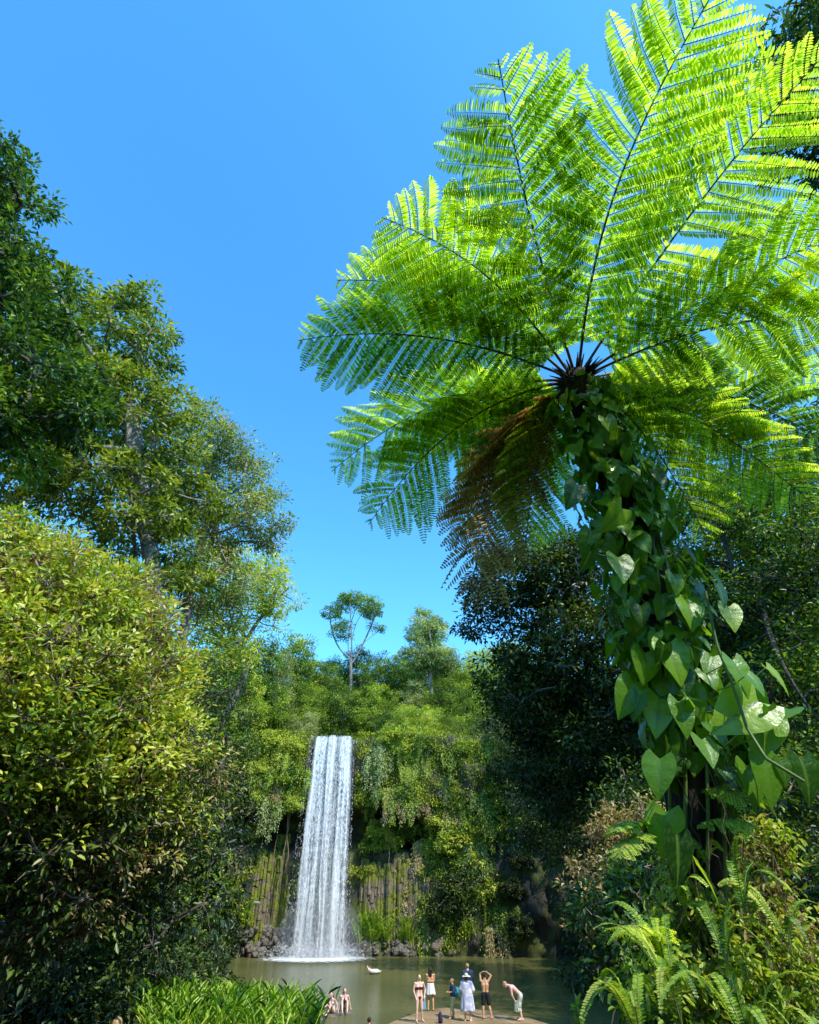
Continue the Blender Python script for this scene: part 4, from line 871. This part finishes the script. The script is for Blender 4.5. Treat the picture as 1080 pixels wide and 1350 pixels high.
# ------------------------------------------------------------------ sword ferns and small fronds at the foot of the tree fern
def sword_fern(seed, n, L0, label, loc_, aim=None):
    rng = np.random.default_rng(seed); n = max(5, int(n * .7)); t = thing('sword_fern', label, 'fern', loc_)
    for s in range(n):
        a = rng.uniform(0, 6.28) if aim is None else aim + rng.normal() * 1.0; L_ = L0 * rng.uniform(.6, 1.15); out = rng.uniform(.35, .85)
        p1 = np.array([math.cos(a) * out * L_, math.sin(a) * out * L_, L_ * rng.uniform(.15, .75)]); n_ = 26
        tt_ = np.linspace(0, 1, n_)[:, None]; ctrl = np.array([p1[0] * .35, p1[1] * .35, L_ * .95]); P = 2 * tt_ * (1 - tt_) * ctrl + tt_ ** 2 * p1
        ms = MB(); add_tube(ms, P, np.linspace(.0035, .001, n_), 4, .5, False); mb = MB(); m_ = int(L_ / .009); q = (np.arange(m_) + 1) / (m_ + 1); q = q * .93 + .07
        C = np.stack([np.interp(q, tt_[:, 0], P[:, k]) for k in range(3)], 1); tg = nrm(np.gradient(C, axis=0)); sd_ = nrm(np.cross(tg, [0, 0, 1.]) + 1e-4); up = np.cross(sd_, tg)
        ln = .021 * np.sin(np.clip(q * .97 + .02, 0, 1) ** .6 * math.pi) ** .6 + .006; tw = rng.normal() * .4
        for sg in (-1, 1):
            d = sd_ * sg * math.cos(tw) + up * (.15 + sg * math.sin(tw)) + tg * .25 + rng.normal(size=(m_, 3)) * .08
            add_leaves(mb, C, d, up + rng.normal(size=(m_, 3)) * .1, ln, np.full(m_, .0105), np.clip(.45 + .15 * rng.normal(size=m_) + .25 * rng.normal(), 0, 1), 6, .05, .1)
        fr = mb.build('frond', M['sword'], t); ms.build('stalk', M['rachis_green'], fr)
    return t
for k_, (px, py, Y, n, L0, lab, aim) in enumerate([(900, 1330, 3.2, 13, .62, 'yellow-green sword fern low in front of the vine roots', None), (960, 1250, 3.5, 10, .62, 'arching sword fern with long fronds reaching right from the roots', -.4),
        (850, 1370, 3.1, 12, .55, 'bright sword fern with curved fronds left of the roots', 2.6), (1000, 1390, 2.9, 10, .6, 'sword fern with horizontal frond in the bottom right corner', None), (905, 1180, 3.7, 8, .4, 'small sword fern perched on the trunk above the roots', None),
        (935, 1120, 3.8, 6, .35, 'small sword fern perched highest among the roots', None), (1040, 1380, 3.6, 9, .55, 'sword fern at the right edge above the corner fern', None), (880, 1260, 3.5, 8, .5, 'upright sword fern between the roots and the pale shrub', None)]):
    p = at(px, py + 25, Y); sword_fern(200 + k_, n, L0 * .72, lab, p, aim)
for k_, (px, py, qx, qy, Y, pin, lab) in enumerate([(870, 1095, 808, 1085, 3.9, .13, 'small feathery frond sticking out left of the vine, upper of two'), (870, 1100, 812, 1118, 3.85, .12, 'small feathery frond sticking out left of the vine, lower of two'), (880, 1245, 822, 1215, 3.6, .15, 'bright feathery frond beside the pale dry shrub'),
        (915, 1090, 990, 1080, 3.9, .14, 'feathery yellowing frond right of the vine roots'), (925, 1040, 985, 1050, 3.9, .12, 'feathery frond under the big vine leaves')]):
    p, q = at(px, py, Y), at(qx, qy, Y - .25); t = thing('fern_frond', lab, 'fern', p); mb = MB(); ms = MB()
    make_frond(mb, ms, (0, 0, 0), q - p, .15, 300 + k_, pin, 18, 12, stalk=.004, start=.05, tone=.6); fr = mb.build('frond', M['sword'] if k_ != 2 else M['fern'], t); ms.build('stalk', M['rachis_green'], fr)
tree('dry_shrub', 'twiggy pale brown-leaved shrub hanging over the dark water left of the ferns', 'shrub', ground(5.6, 8.6), 81,
     [lobe(830, 1150, 7.5, .55, .6, .5), lobe(815, 1210, 7.2, .5, .6, .35), lobe(850, 1110, 7.6, .5, .5, .4), lobe(800, 1180, 7.4, .2, .4, .3)], 70, .2, 130, .065, .42, 'brown', 'twig', r0=.05, kind=4, tw_r=.003)
tree('leafy_shrub', 'green small-leaved shrub behind the sword ferns', 'shrub', ground(4.5, 6), 82,
     [lobe(850, 1240, 6, .5, .5, .35), lobe(920, 1290, 5.5, .7, .5, .3), lobe(1000, 1310, 5.2, .7, .5, .3), lobe(860, 1180, 6.4, .4, .5, .4)], 80, .2, 150, .075, .45, 'dark', 'twig', r0=.05, kind=4, tw_r=.003)
tree('leafy_shrub', 'bright small-leaved undergrowth around the trunk foot between the sword ferns', 'shrub', (1.6, 4.4, 3.0), 83,
     [lobe(925, 1230, 4.0, .22, .2, .22), lobe(975, 1190, 4.1, .28, .2, .25), lobe(1020, 1240, 4.0, .3, .2, .25), lobe(960, 1310, 3.9, .3, .2, .2), lobe(1050, 1310, 3.9, .25, .2, .2), lobe(905, 1130, 4.1, .14, .15, .2), lobe(1000, 1120, 4.2, .2, .2, .15), lobe(880, 1310, 3.8, .2, .2, .16)],
     90, .11, 90, .05, .5, 'sprig', 'straw', r0=.02, kind=6, tw_r=.0015, tw_n=6, mix=.6)
for k_, (px, py, Y, n, L0, lab, aim) in enumerate([(985, 1215, 3.5, 9, .42, 'pale sword fern tangled in the undergrowth right of the trunk foot', -.2), (1045, 1260, 3.5, 9, .45, 'long sword fern arching against the right edge', None)]):
    sword_fern(260 + k_, n, L0, lab, at(px, py, Y), aim)
# stalks in front of the pool at the bottom
t = thing('seed_stalks', 'dry thin seed stalks standing in front of the water', 'grass', at(765, 1420, 5)); mb = MB(); ml = MB(); rng = np.random.default_rng(9)
for (a, b_, c, d_) in [(768, 1380, 754, 1293), (757, 1380, 742, 1312), (777, 1380, 771, 1322), (800, 1400, 812, 1330), (735, 1400, 748, 1345), (820, 1315, 795, 1292), (762, 1380, 765, 1335)]:
    P = curve(at(a, b_, 5), at(c, d_, 5), -.02, .004, 8, rng); add_tube(mb, loc(P, t), np.linspace(.008, .003, 8), 5, .5, False)
for s in range(60):
    q = rng.random(); p = np.array(at(768, 1385, 5)) * (1 - q) + np.array(at(760, 1318, 5)) * q; d = rng.normal(size=3) * .6 + [0, 0, .8]
    add_leaves(ml, loc(p, t)[None], d[None], np.array([[0, -1, .4]]), np.array([.06]), np.array([.018]), np.array([rng.random()]), 6)
mb.build('stem', M['straw'], t); ml.build('foliage', M['sword'], t)

# ------------------------------------------------------------------ people
def capsule(mb, a, b_, ra, rb, seg=5):
    a, b_ = np.array(a, float), np.array(b_, float); d = b_ - a; L_ = np.linalg.norm(d); d = d / max(L_, 1e-6)
    pts, rr = [], []
    for s in np.linspace(-math.pi / 2, 0, seg): pts.append(a + d * ra * math.sin(s)); rr.append(max(ra * math.cos(s), ra * .02))
    for s in np.linspace(0, math.pi / 2, seg): pts.append(b_ + d * rb * math.sin(s)); rr.append(max(rb * math.cos(s), rb * .02))
    t = np.array(pts); x = np.cross(d, [0, 0, 1.] if abs(d[2]) < .9 else [1., 0, 0]); x /= np.linalg.norm(x); y = np.cross(d, x)
    sides = 14; ang = np.linspace(0, 2 * math.pi, sides, endpoint=False); V = np.concatenate([p + r * (np.cos(ang)[:, None] * x + np.sin(ang)[:, None] * y) for p, r in zip(t, rr)])
    k = np.arange(sides); fs = [np.concatenate([np.stack([i * sides + k, i * sides + (k + 1) % sides, (i + 1) * sides + (k + 1) % sides, (i + 1) * sides + k], 1) for i in range(len(rr) - 1)])]
    fs += [np.arange(sides)[::-1][None], (np.arange(sides) + (len(rr) - 1) * sides)[None]]
    mb.add(V, fs)
def ell(mb, c, r, rot=None):
    v, f = ICO2; q = v * np.array(r)
    if rot is not None: q = q @ np.array(rot).T
    mb.add(q + np.array(c, float), f)
def fuse(mb, name, mat, parent, vox, smooth=3):
    tmp = link('tmp', mb.mesh('tmp')); rm = tmp.modifiers.new('r', 'REMESH'); rm.mode = 'VOXEL'; rm.voxel_size = vox; rm.use_smooth_shade = True
    if smooth: s = tmp.modifiers.new('s', 'SMOOTH'); s.factor = .5; s.iterations = smooth
    dg = bpy.context.evaluated_depsgraph_get(); me = bpy.data.meshes.new_from_object(tmp.evaluated_get(dg)); me.name = name
    bpy.data.objects.remove(tmp); me.materials.clear(); me.materials.append(mat); me.polygons.foreach_set('use_smooth', np.ones(len(me.polygons), bool))
    return link(name, me, parent)
SK = {'fair': plain_mat('skin_fair', (.80, .52, .40), .5, .08), 'tan': plain_mat('skin_tan', (.66, .36, .19), .5, .08), 'pink': plain_mat('skin_pink', (.82, .50, .42), .5, .1)}
CL = {k_: plain_mat('cloth_' + k_, c, .85, .1, 20.) for k_, c in dict(black=(.015, .015, .02), navy=(.03, .05, .10), maroon=(.12, .02, .04), white=(.75, .73, .70), teal=(.02, .28, .36), yellow=(.62, .55, .26), denim=(.16, .3, .4), cream=(.7, .65, .5), purple=(.04, .02, .05), orange=(.65, .32, .12)).items()}
CL['floral'] = plain_mat('cloth_floral', (.30, .36, .55), .85, .1, 5., c2=(.82, .80, .85)); CL['leafy'] = plain_mat('cloth_leafy', (.20, .30, .16), .85, .1, 7., c2=(.78, .76, .66))
HR = {k_: plain_mat('hair_' + k_, c, .5, .25, 30.) for k_, c in dict(dark=(.02, .014, .01), brown=(.09, .045, .02), red=(.25, .09, .03), blond=(.42, .28, .12), light=(.30, .19, .10)).items()}

def person(label, loc_, face, Ht, skin, J=None, group=None, female=False, tilt=(0, 0, 0)):
    """face: direction (radians) the person looks, 0 = +X; joints J in metres for a 1.75 m body looking along +Y"""
    t = thing('person', label, 'person', loc_, face - math.pi / 2, group, Ht / 1.75); t.scale = (Ht / 1.75 * 1.13, Ht / 1.75 * 1.13, Ht / 1.75)
    D = dict(pelvis=(0, 0, .93), chest=(0, 0, 1.28), neck=(0, -.01, 1.47), head=(0, .02, 1.63), lsh=(-.185, -.01, 1.42), rsh=(.185, -.01, 1.42), lel=(-.24, -.03, 1.14), rel=(.24, -.03, 1.14), lwr=(-.24, .05, .90), rwr=(.24, .05, .90),
             lhip=(-.09, 0, .90), rhip=(.09, 0, .90), lkn=(-.11, .02, .49), rkn=(.11, .02, .49), lan=(-.12, -.03, .08), ran=(.12, -.03, .08), ltoe=(-.14, .14, .025), rtoe=(.14, .14, .025))
    if J: D.update(J)
    D = {k_: np.array(v, float) for k_, v in D.items()}; fm = .9 if female else 1.; m = MB()
    pel, che, nek, hd = D['pelvis'], D['chest'], D['neck'], D['head']
    sp = (D['rsh'] - D['lsh']); sp = sp / np.linalg.norm(sp)
    for s in (-1, 1):
        capsule(m, pel + sp * s * .075, pel + sp * s * .06 + (che - pel) * .45, .098 if female else .09, .082 * fm); capsule(m, pel + sp * s * .06 + (che - pel) * .45, che + sp * s * .075, .085 * fm, .108 * fm)
        capsule(m, che + sp * s * .07, nek + sp * s * .05 - (nek - che) * .15, .105 * fm, .055)
    capsule(m, nek - (nek - che) * .2, hd - (hd - nek) * .1, .058 * fm, .052 * fm)
    hdir = (hd - nek); fwd = np.cross([0, 0, 1.], sp); fwd = nrm(D.get('look', fwd)); upv = nrm(np.cross(sp, fwd)) if 'look' not in D else nrm(hdir)
    hr = np.stack([nrm(np.cross(fwd, upv)), fwd, nrm(np.cross(nrm(np.cross(fwd, upv)), fwd))], 1); ell(m, hd + hr[:, 2] * .01, (.076, .093, .112), hr); ell(m, hd - hr[:, 2] * .065 + hr[:, 1] * .028, (.052, .055, .05), hr)
    capsule(m, hd + hr[:, 1] * .088 + hr[:, 2] * .01, hd + hr[:, 1] * .108 - hr[:, 2] * .025, .010, .014)
    for s in (-1, 1): ell(m, hd + hr[:, 0] * .078 * s - hr[:, 1] * .005, (.012, .02, .032), hr)
    for s, p in ((-1, 'l'), (1, 'r')):
        capsule(m, D[p + 'sh'], D[p + 'el'], .052 * fm, .040 * fm); capsule(m, D[p + 'el'], D[p + 'wr'], .040 * fm, .026 * fm); capsule(m, che + sp * s * .09 + (nek - che) * .45, D[p + 'sh'], .07 * fm, .055 * fm)
        hv = nrm(D[p + 'wr'] - D[p + 'el']) if p + 'hd' not in D else nrm(D[p + 'hd']); sd_ = nrm(np.cross(hv, [.3, .2, .9])); w0 = D[p + 'wr']; capsule(m, w0, w0 + hv * .075, .026, .032)
        pl = w0 + hv * .085; pn = nrm(np.cross(hv, sd_))
        for q, fl in enumerate((.065, .078, .072, .056)):
            b0 = pl + sd_ * (q - 1.5) * .019; m1 = b0 + hv * fl * .6; capsule(m, b0, m1, .0095, .009, 3); capsule(m, m1, m1 + nrm(hv + pn * .5) * fl * .45, .009, .0078, 3)
        tb = w0 + hv * .03 - sd_ * .026; capsule(m, tb, tb + nrm(hv * .7 - sd_ * .8) * .045, .011, .010, 3); capsule(m, tb + nrm(hv * .7 - sd_ * .8) * .045, tb + nrm(hv * .9 - sd_ * .5) * .075, .010, .008, 3)
        capsule(m, D[p + 'hip'], D[p + 'kn'], .088 if female else .084, .054); capsule(m, D[p + 'kn'], D[p + 'kn'] * .65 + D[p + 'an'] * .35 + [0, -.01, 0], .052, .056); capsule(m, D[p + 'kn'] * .65 + D[p + 'an'] * .35, D[p + 'an'], .054, .036)
        hl = D[p + 'an'] + nrm(D[p + 'an'] - D[p + 'toe']) * .045; hl[2] = D[p + 'toe'][2] + .012; capsule(m, hl, D[p + 'toe'], .034, .030); capsule(m, D[p + 'an'], D[p + 'toe'], .035, .024)
    if female:
        for s in (-1, 1): ell(m, che + sp * s * .075 + fwd * .085 - np.array([0, 0, .02]), (.055, .05, .055))
    fuse(m, 'body', SK[skin], t, .0105)
    return t, D, hr
def cloth(t, name, mat, parts, vox=.016):
    m = MB()
    for p in parts:
        if len(p) == 2: ell(m, *p)
        else: capsule(m, *p)
    return fuse(m, name, mat, t, vox, 2)
def eyes(t, D, hr):
    m = MB(); hd = D['head']
    for s in (-1, 1): ell(m, hd + hr[:, 0] * .032 * s + hr[:, 1] * .083 + hr[:, 2] * .012, (.012, .008, .007), hr)
    m.build('eyes', HR['dark'], t); m2 = MB(); ell(m2, hd + hr[:, 1] * .083 - hr[:, 2] * .055, (.022, .012, .006), hr); m2.build('lips', CL['maroon'], t)
def hair(t, D, hr, mat, long=0., bun=False):
    hd = D['head']; m = MB(); ell(m, hd + hr[:, 2] * .032 - hr[:, 1] * .020, (.086, .095, .102), hr)
    if long: 
        for s in (-.04, 0, .04): capsule(m, hd + hr[:, 0] * s - hr[:, 1] * .065, hd + hr[:, 0] * s * 1.3 - hr[:, 1] * .10 - np.array([0, 0, long]), .055, .03)
    if bun: capsule(m, hd - hr[:, 1] * .09 + hr[:, 2] * .05, hd - hr[:, 1] * .13 - np.array([0, 0, .05]), .035, .02)
    fuse(m, 'hair', HR[mat], t, .011)
def skirt(t, name, mat, top, bottom, r0, r1, c=(0, 0), folds=9, ry=.75):
    m = MB(); nz, na = 14, 60; V = []
    for q in range(nz):
        f = q / (nz - 1); z = top + (bottom - top) * f
        for a in range(na):
            al = a / na * 2 * math.pi; r = (r0 + (r1 - r0) * f) * (1 + .09 * f * math.sin(folds * al + 2 * math.sin(al * 2))); V.append((c[0] + r * math.cos(al), c[1] + r * ry * math.sin(al), z + .02 * f * math.sin(4 * al)))
    k = np.arange(na); m.add(V, np.concatenate([np.stack([q * na + k, q * na + (k + 1) % na, (q + 1) * na + (k + 1) % na, (q + 1) * na + k], 1) for q in range(nz - 1)]))
    o = m.build(name, mat, t); s = o.modifiers.new('s', 'SOLIDIFY'); s.thickness = .012; return o
def rock_top(x, y): return .345 - .02
def spot(px, py): p = at_z(px, py, .33); return (p.x, p.y, .325)
AWAY, CAMW, LEFTW = math.pi / 2, -math.pi / 2, math.pi
# A woman in bikini, facing the camera
t, D, hr = person('woman in dark bikini facing the viewer with a pale blue towel at her hip', spot(553, 1347.5), CAMW + .35, 1.66, 'fair', dict(lel=(-.30, -.04, 1.16), lwr=(-.22, .08, .97), rel=(.25, -.02, 1.15), rwr=(.20, .10, .93), lan=(-.16, -.1, .08), ltoe=(-.19, .07, .025)), female=True)
cloth(t, 'bikini_top', CL['maroon'], [((-.075, .088, 1.255), (.063, .056, .05)), ((.075, .088, 1.255), (.063, .056, .05)), ((-.10, .0, 1.23), (.10, .0, 1.23), .095, .095)] ); cloth(t, 'bikini_bottom', CL['maroon'], [((0, 0, .90), (.165, .108, .07)), ((0, 0, .85), (.07, .09, .07))])
hair(t, D, hr, 'red', .0, True); eyes(t, D, hr); skirt(t, 'towel', CL['denim'], .93, .42, .09, .12, (-.19, -.02), 5, .5)
# B woman from behind
t, D, hr = person('woman with long dark hair and white wrap skirt seen from behind at the rock edge', spot(568, 1331.5), AWAY, 1.66, 'tan', dict(lel=(-.2, .05, 1.17), lwr=(-.08, .2, 1.1), rel=(.2, .05, 1.17), rwr=(.08, .2, 1.1)), female=True)
cloth(t, 'top', CL['orange'], [((-.085, 0, 1.16), (.085, 0, 1.16), .102, .102), ((-.075, .08, 1.25), (.06, .055, .055)), ((.075, .08, 1.25), (.06, .055, .055))]); hair(t, D, hr, 'dark', .26); skirt(t, 'wrap_skirt', CL['white'], 1.08, .62, .155, .225, (0, 0), 11)
# C child in profile
t, D, hr = person('child in dark top and yellow trousers with a teal bag on the back', spot(598, 1342.5), LEFTW + .25, 1.42, 'tan', dict(lel=(-.2, .05, 1.17), lwr=(-.12, .2, 1.15), rel=(.2, .05, 1.17), rwr=(.12, .2, 1.15), lkn=(-.1, .1, .5), ltoe=(-.12, .28, .025), lan=(-.12, .12, .08)))
cloth(t, 'shirt', CL['navy'], [((-.07, 0, .95), (-.08, 0, 1.38), .115, .125), ((.07, 0, .95), (.08, 0, 1.38), .115, .125), (D['lsh'], D['lel'], .07, .062), (D['rsh'], D['rel'], .07, .062)])
cloth(t, 'trousers', CL['yellow'], [(D['lhip'], D['lkn'], .112, .09), (D['lkn'], D['lan'] + [0, 0, .1], .09, .085), (D['rhip'], D['rkn'], .112, .09), (D['rkn'], D['ran'] + [0, 0, .1], .09, .085), ((-.07, 0, .93), (.07, 0, .93), .11, .11)])
hair(t, D, hr, 'light')
tb, _, _ = None, None, None
bagp = t.matrix_basis @ Vector((0, -.24, 1.12)); m = MB(); ell(m, (0, 0, 0), (.15, .10, .24)); capsule(m, (0, .03, -.12), (0, -.02, .12), .13, .1)
bg_ = thing('bag', 'teal blue bag slung on the back of the child', 'bag', bagp, t.rotation_euler.z); fuse(m, 'bag_body', CL['teal'], bg_, .015); m = MB(); add_tube(m, [(-.09, .09, .16), (-.09, .22, .2), (-.09, .25, .02), (-.09, .12, -.16)], .012, 6); m.build('strap', CL['teal'], bg_); bg_.scale = (.85,) * 3
# D person in hat and patterned robe
t, D, hr = person('person in a cream sun hat wrapped in a white and blue patterned robe', spot(617.5, 1346.5), AWAY - .3, 1.64, 'fair', dict(lel=(-.27, .02, 1.17), lwr=(-.2, .18, 1.05), rel=(.27, .02, 1.17), rwr=(.2, .18, 1.05)))
skirt(t, 'robe', CL['floral'], 1.44, .36, .19, .30, (0, 0), 10, .68); cloth(t, 'shawl', CL['floral'], [((-.1, 0, 1.05), (-.1, 0, 1.40), .15, .12), ((.1, 0, 1.05), (.1, 0, 1.40), .15, .12), (D['lsh'], D['lel'], .09, .10), (D['rsh'], D['rel'], .09, .10), (D['lel'], D['lwr'], .09, .08), (D['rel'], D['rwr'], .09, .08)])
hair(t, D, hr, 'brown', .08); hp = t.matrix_basis @ Vector((0, .02, 1.68)); ht = thing('sun_hat', 'cream wide-brimmed sun hat on the robed person', 'hat', hp, 0); m = MB(); ell(m, (0, 0, .03), (.095, .105, .09)); m.build('hat_crown', CL['cream'], ht)
m = MB(); na = 40; V = []
for q in range(4):
    r = .08 + q * .04
    for a in range(na): V.append((r * math.cos(a / na * 6.2832), r * 1.05 * math.sin(a / na * 6.2832), .02 - .012 * q + .01 * math.sin(3 * a / na * 6.28)))
k = np.arange(na); m.add(V, np.concatenate([np.stack([q * na + k, q * na + (k + 1) % na, (q + 1) * na + (k + 1) % na, (q + 1) * na + k], 1) for q in range(3)])); o = m.build('brim', CL['cream'], ht); s = o.modifiers.new('s', 'SOLIDIFY'); s.thickness = .006
# E man behind
t, D, hr = person('fair-haired person in dark blue shirt half hidden behind the robed person', spot(619, 1332), AWAY + .3, 1.80, 'fair', dict(rel=(.27, .03, 1.16), rwr=(.26, .2, 1.08)))
cloth(t, 'shirt', CL['navy'], [((-.07, 0, .93), (-.09, 0, 1.40), .12, .125), ((.07, 0, .93), (.09, 0, 1.40), .12, .125), (D['lsh'], D['lel'], .075, .068), (D['rsh'], D['rel'], .075, .068)])
cloth(t, 'shorts', CL['navy'], [(D['lhip'], D['lkn'] + [0, 0, .08], .115, .095), (D['rhip'], D['rkn'] + [0, 0, .08], .115, .095), ((-.07, 0, .93), (.07, 0, .93), .11, .11)]); hair(t, D, hr, 'blond')
# F shirtless man, hands on head
t, D, hr = person('shirtless man in black shorts seen from behind, hands raised to his head', spot(642, 1342.5), AWAY - .1, 1.62, 'tan', dict(lel=(-.20, .10, 1.70), lwr=(-.04, .02, 1.80), lhd=(.9, 0, -.1), rel=(.31, .02, 1.64), rwr=(.12, .0, 1.79), rhd=(-.9, 0, .05), lsh=(-.18, 0, 1.45), rsh=(.18, 0, 1.45), lkn=(-.13, .02, .49), rkn=(.14, .02, .49), lan=(-.14, -.02, .08), ran=(.22, -.05, .08), rtoe=(.27, .11, .025), ltoe=(-.15, .15, .025)))
cloth(t, 'shorts', CL['black'], [(D['lhip'], D['lkn'] + [0, 0, .06], .108, .088), (D['rhip'], D['rkn'] + [0, 0, .06], .108, .088), ((-.07, 0, .95), (.07, 0, .95), .105, .105)]); hair(t, D, hr, 'dark')
# G bent man drying his legs
t, D, hr = person('pale shirtless man bending forward and drying his legs', spot(687, 1344.5), LEFTW, 1.70, 'pink', dict(pelvis=(0, -.05, .92), chest=(0, .24, 1.16), neck=(0, .40, 1.24), head=(0, .56, 1.27), look=(0, .75, -.65), lsh=(-.18, .34, 1.17), rsh=(.18, .34, 1.17), lel=(-.2, .32, .89), rel=(.2, .30, .89), lwr=(-.12, .20, .68), rwr=(.1, .18, .68), lhip=(-.09, -.05, .88), rhip=(.09, -.05, .88), lkn=(-.1, .04, .47), rkn=(.1, .02, .47)))
hair(t, D, hr, 'blond'); cloth(t, 'shorts', CL['leafy'], [(D['lhip'], D['lkn'] + [0, 0, .04], .108, .092), (D['rhip'], D['rkn'] + [0, 0, .04], .108, .092), ((-.07, -.05, .90), (.07, -.05, .90), .105, .105)])
tw = thing('towel', 'white and green patterned towel held by the bending man', 'towel', t.matrix_basis @ Vector((0, .1, .25)), t.rotation_euler.z); skirt(tw, 'towel_cloth', CL['leafy'], .44, .05, .15, .2, (0, 0), 7, .85)
# H dark bag on the rock
bp_ = spot(581, 1349.5); bk = thing('backpack', 'small dark purple backpack standing on the flat rock', 'backpack', bp_, .4); m = MB(); capsule(m, (0, 0, .10), (0, .02, .30), .11, .09); capsule(m, (0, -.08, .10), (0, -.07, .16), .07, .06); fuse(m, 'pack_body', CL['purple'], bk, .012); m = MB(); add_tube(m, [(0, .05, .36), (0, .02, .42), (0, -.03, .37)], .01, 6); m.build('handle', CL['black'], bk)
# I, J sitting at the water
SIT = dict(pelvis=(0, 0, .10), chest=(0, .06, .45), neck=(0, .10, .63), head=(0, .13, .79), lsh=(-.18, .08, .58), rsh=(.18, .08, .58), lel=(-.27, -.02, .33), rel=(.27, -.02, .33), lwr=(-.33, -.04, .09), rwr=(.33, -.02, .09), lhip=(-.09, .02, .1), rhip=(.09, .02, .1), lkn=(-.13, .38, .40), rkn=(.13, .38, .40), lan=(-.11, .55, .05), ran=(.12, .58, .05), ltoe=(-.11, .74, .02), rtoe=(.12, .76, .02))
for px, py, fc, Ht, sk, hc, top, lab in [(453, 1331, CAMW + .2, 1.72, 'fair', 'brown', 'black', 'person in black and pink swimwear sitting on a low rock in the water'), (438, 1335, CAMW - .5, 1.6, 'pink', 'red', 'white', 'red-haired person crouching beside the sitting bather')]:
    p = at_z(px, py, .12); b2 = link('boulder', BM[1 if px > 440 else 3]); b2.location = (p.x, p.y + .1, -.12); b2.scale = (.6, .7, .28); tag(b2, f"low wet rock under the {'sitting' if px > 440 else 'crouching'} bather", 'boulder')
    t, D, hr = person(lab, (p.x, p.y, .10), fc, Ht, sk, SIT, female=True); hair(t, D, hr, hc, .12); eyes(t, D, hr); cloth(t, 'swimsuit', CL[top], [((-.06, .01, .12), (-.06, .06, .45), .10, .098), ((.06, .01, .12), (.06, .06, .45), .10, .098)])
# K bather standing deep in the water
p = at_z(487, 1341, .42); t, D, hr = person('dark-haired bather deep in the water at the bottom edge', (p.x, p.y, .42 - 1.75), AWAY, 1.75, 'tan'); hair(t, D, hr, 'dark')
# L swimmer with float ring
p = at_z(491, 1284, 0); m = MB(); a = np.linspace(0, 2 * math.pi, 25); ring = np.stack([.28 * np.cos(a), .28 * np.sin(a), 0 * a], 1); fl = thing('float_ring', 'white inflatable ring floating in the middle of the pool', 'float', (p.x + .15, p.y, .16)); add_tube(m, ring, .11, 12, .5, False); m.build('ring_body', CL['white'], fl)
t, D, hr = person('swimmer lying on the white inflatable ring', (p.x - .05, p.y - .05, .02), 0, 1.3, 'fair', {k_: tuple(np.array(v) * [1, 1, 1]) for k_, v in dict(SIT, chest=(0, -.22, .36), neck=(0, -.36, .46), head=(0, -.46, .56), lsh=(-.18, -.3, .42), rsh=(.18, -.3, .42), lel=(-.34, -.25, .3), rel=(.34, -.25, .3), lwr=(-.4, -.05, .2), rwr=(.4, -.05, .2), lkn=(-.12, .42, .34), rkn=(.12, .42, .34), lan=(-.1, .75, .12), ran=(.1, .75, .12), ltoe=(-.1, .85, .22), rtoe=(.1, .85, .22), pelvis=(0, 0, .18)).items()}); hair(t, D, hr, 'brown')
# M far swimmer
p = at_z(479, 1262, 0); t, D, hr = person('distant swimmer with head and one arm above water near the far bank', (p.x, p.y + .5, -1.45), LEFTW, 1.75, 'tan', dict(rel=(.3, .2, 1.5), rwr=(.35, .4, 1.7))); hair(t, D, hr, 'dark')
# N head at the lower edge
p = at(156, 1341, 13); t, D, hr = person('person whose head just shows at the bottom edge in front of the dark bushes', (p.x, p.y, p.z - 1.7), AWAY + .4, 1.7, 'pink'); hair(t, D, hr, 'blond'); cloth(t, 'shirt', CL['navy'], [((-.07, 0, .93), (-.09, 0, 1.36), .12, .12), ((.07, 0, .93), (.09, 0, 1.36), .12, .12)])

for k_ in list(PR):
    if k_ not in used:
        for c in list(PR[k_].children): bpy.data.objects.remove(c)
        bpy.data.objects.remove(PR[k_])
# ------------------------------------------------------------------ render settings
SC.view_settings.view_transform = 'Standard'; SC.view_settings.look = 'None'; SC.view_settings.exposure = 0; SC.view_settings.gamma = 1
SC.render.engine = 'CYCLES'; cy = SC.cycles; cy.max_bounces = 6; cy.diffuse_bounces = 3; cy.glossy_bounces = 2; cy.transmission_bounces = 3; cy.transparent_max_bounces = 10; cy.volume_bounces = 0
cy.use_denoising = True; cy.caustics_reflective = False; cy.caustics_refractive = False; cy.sample_clamp_indirect = 4
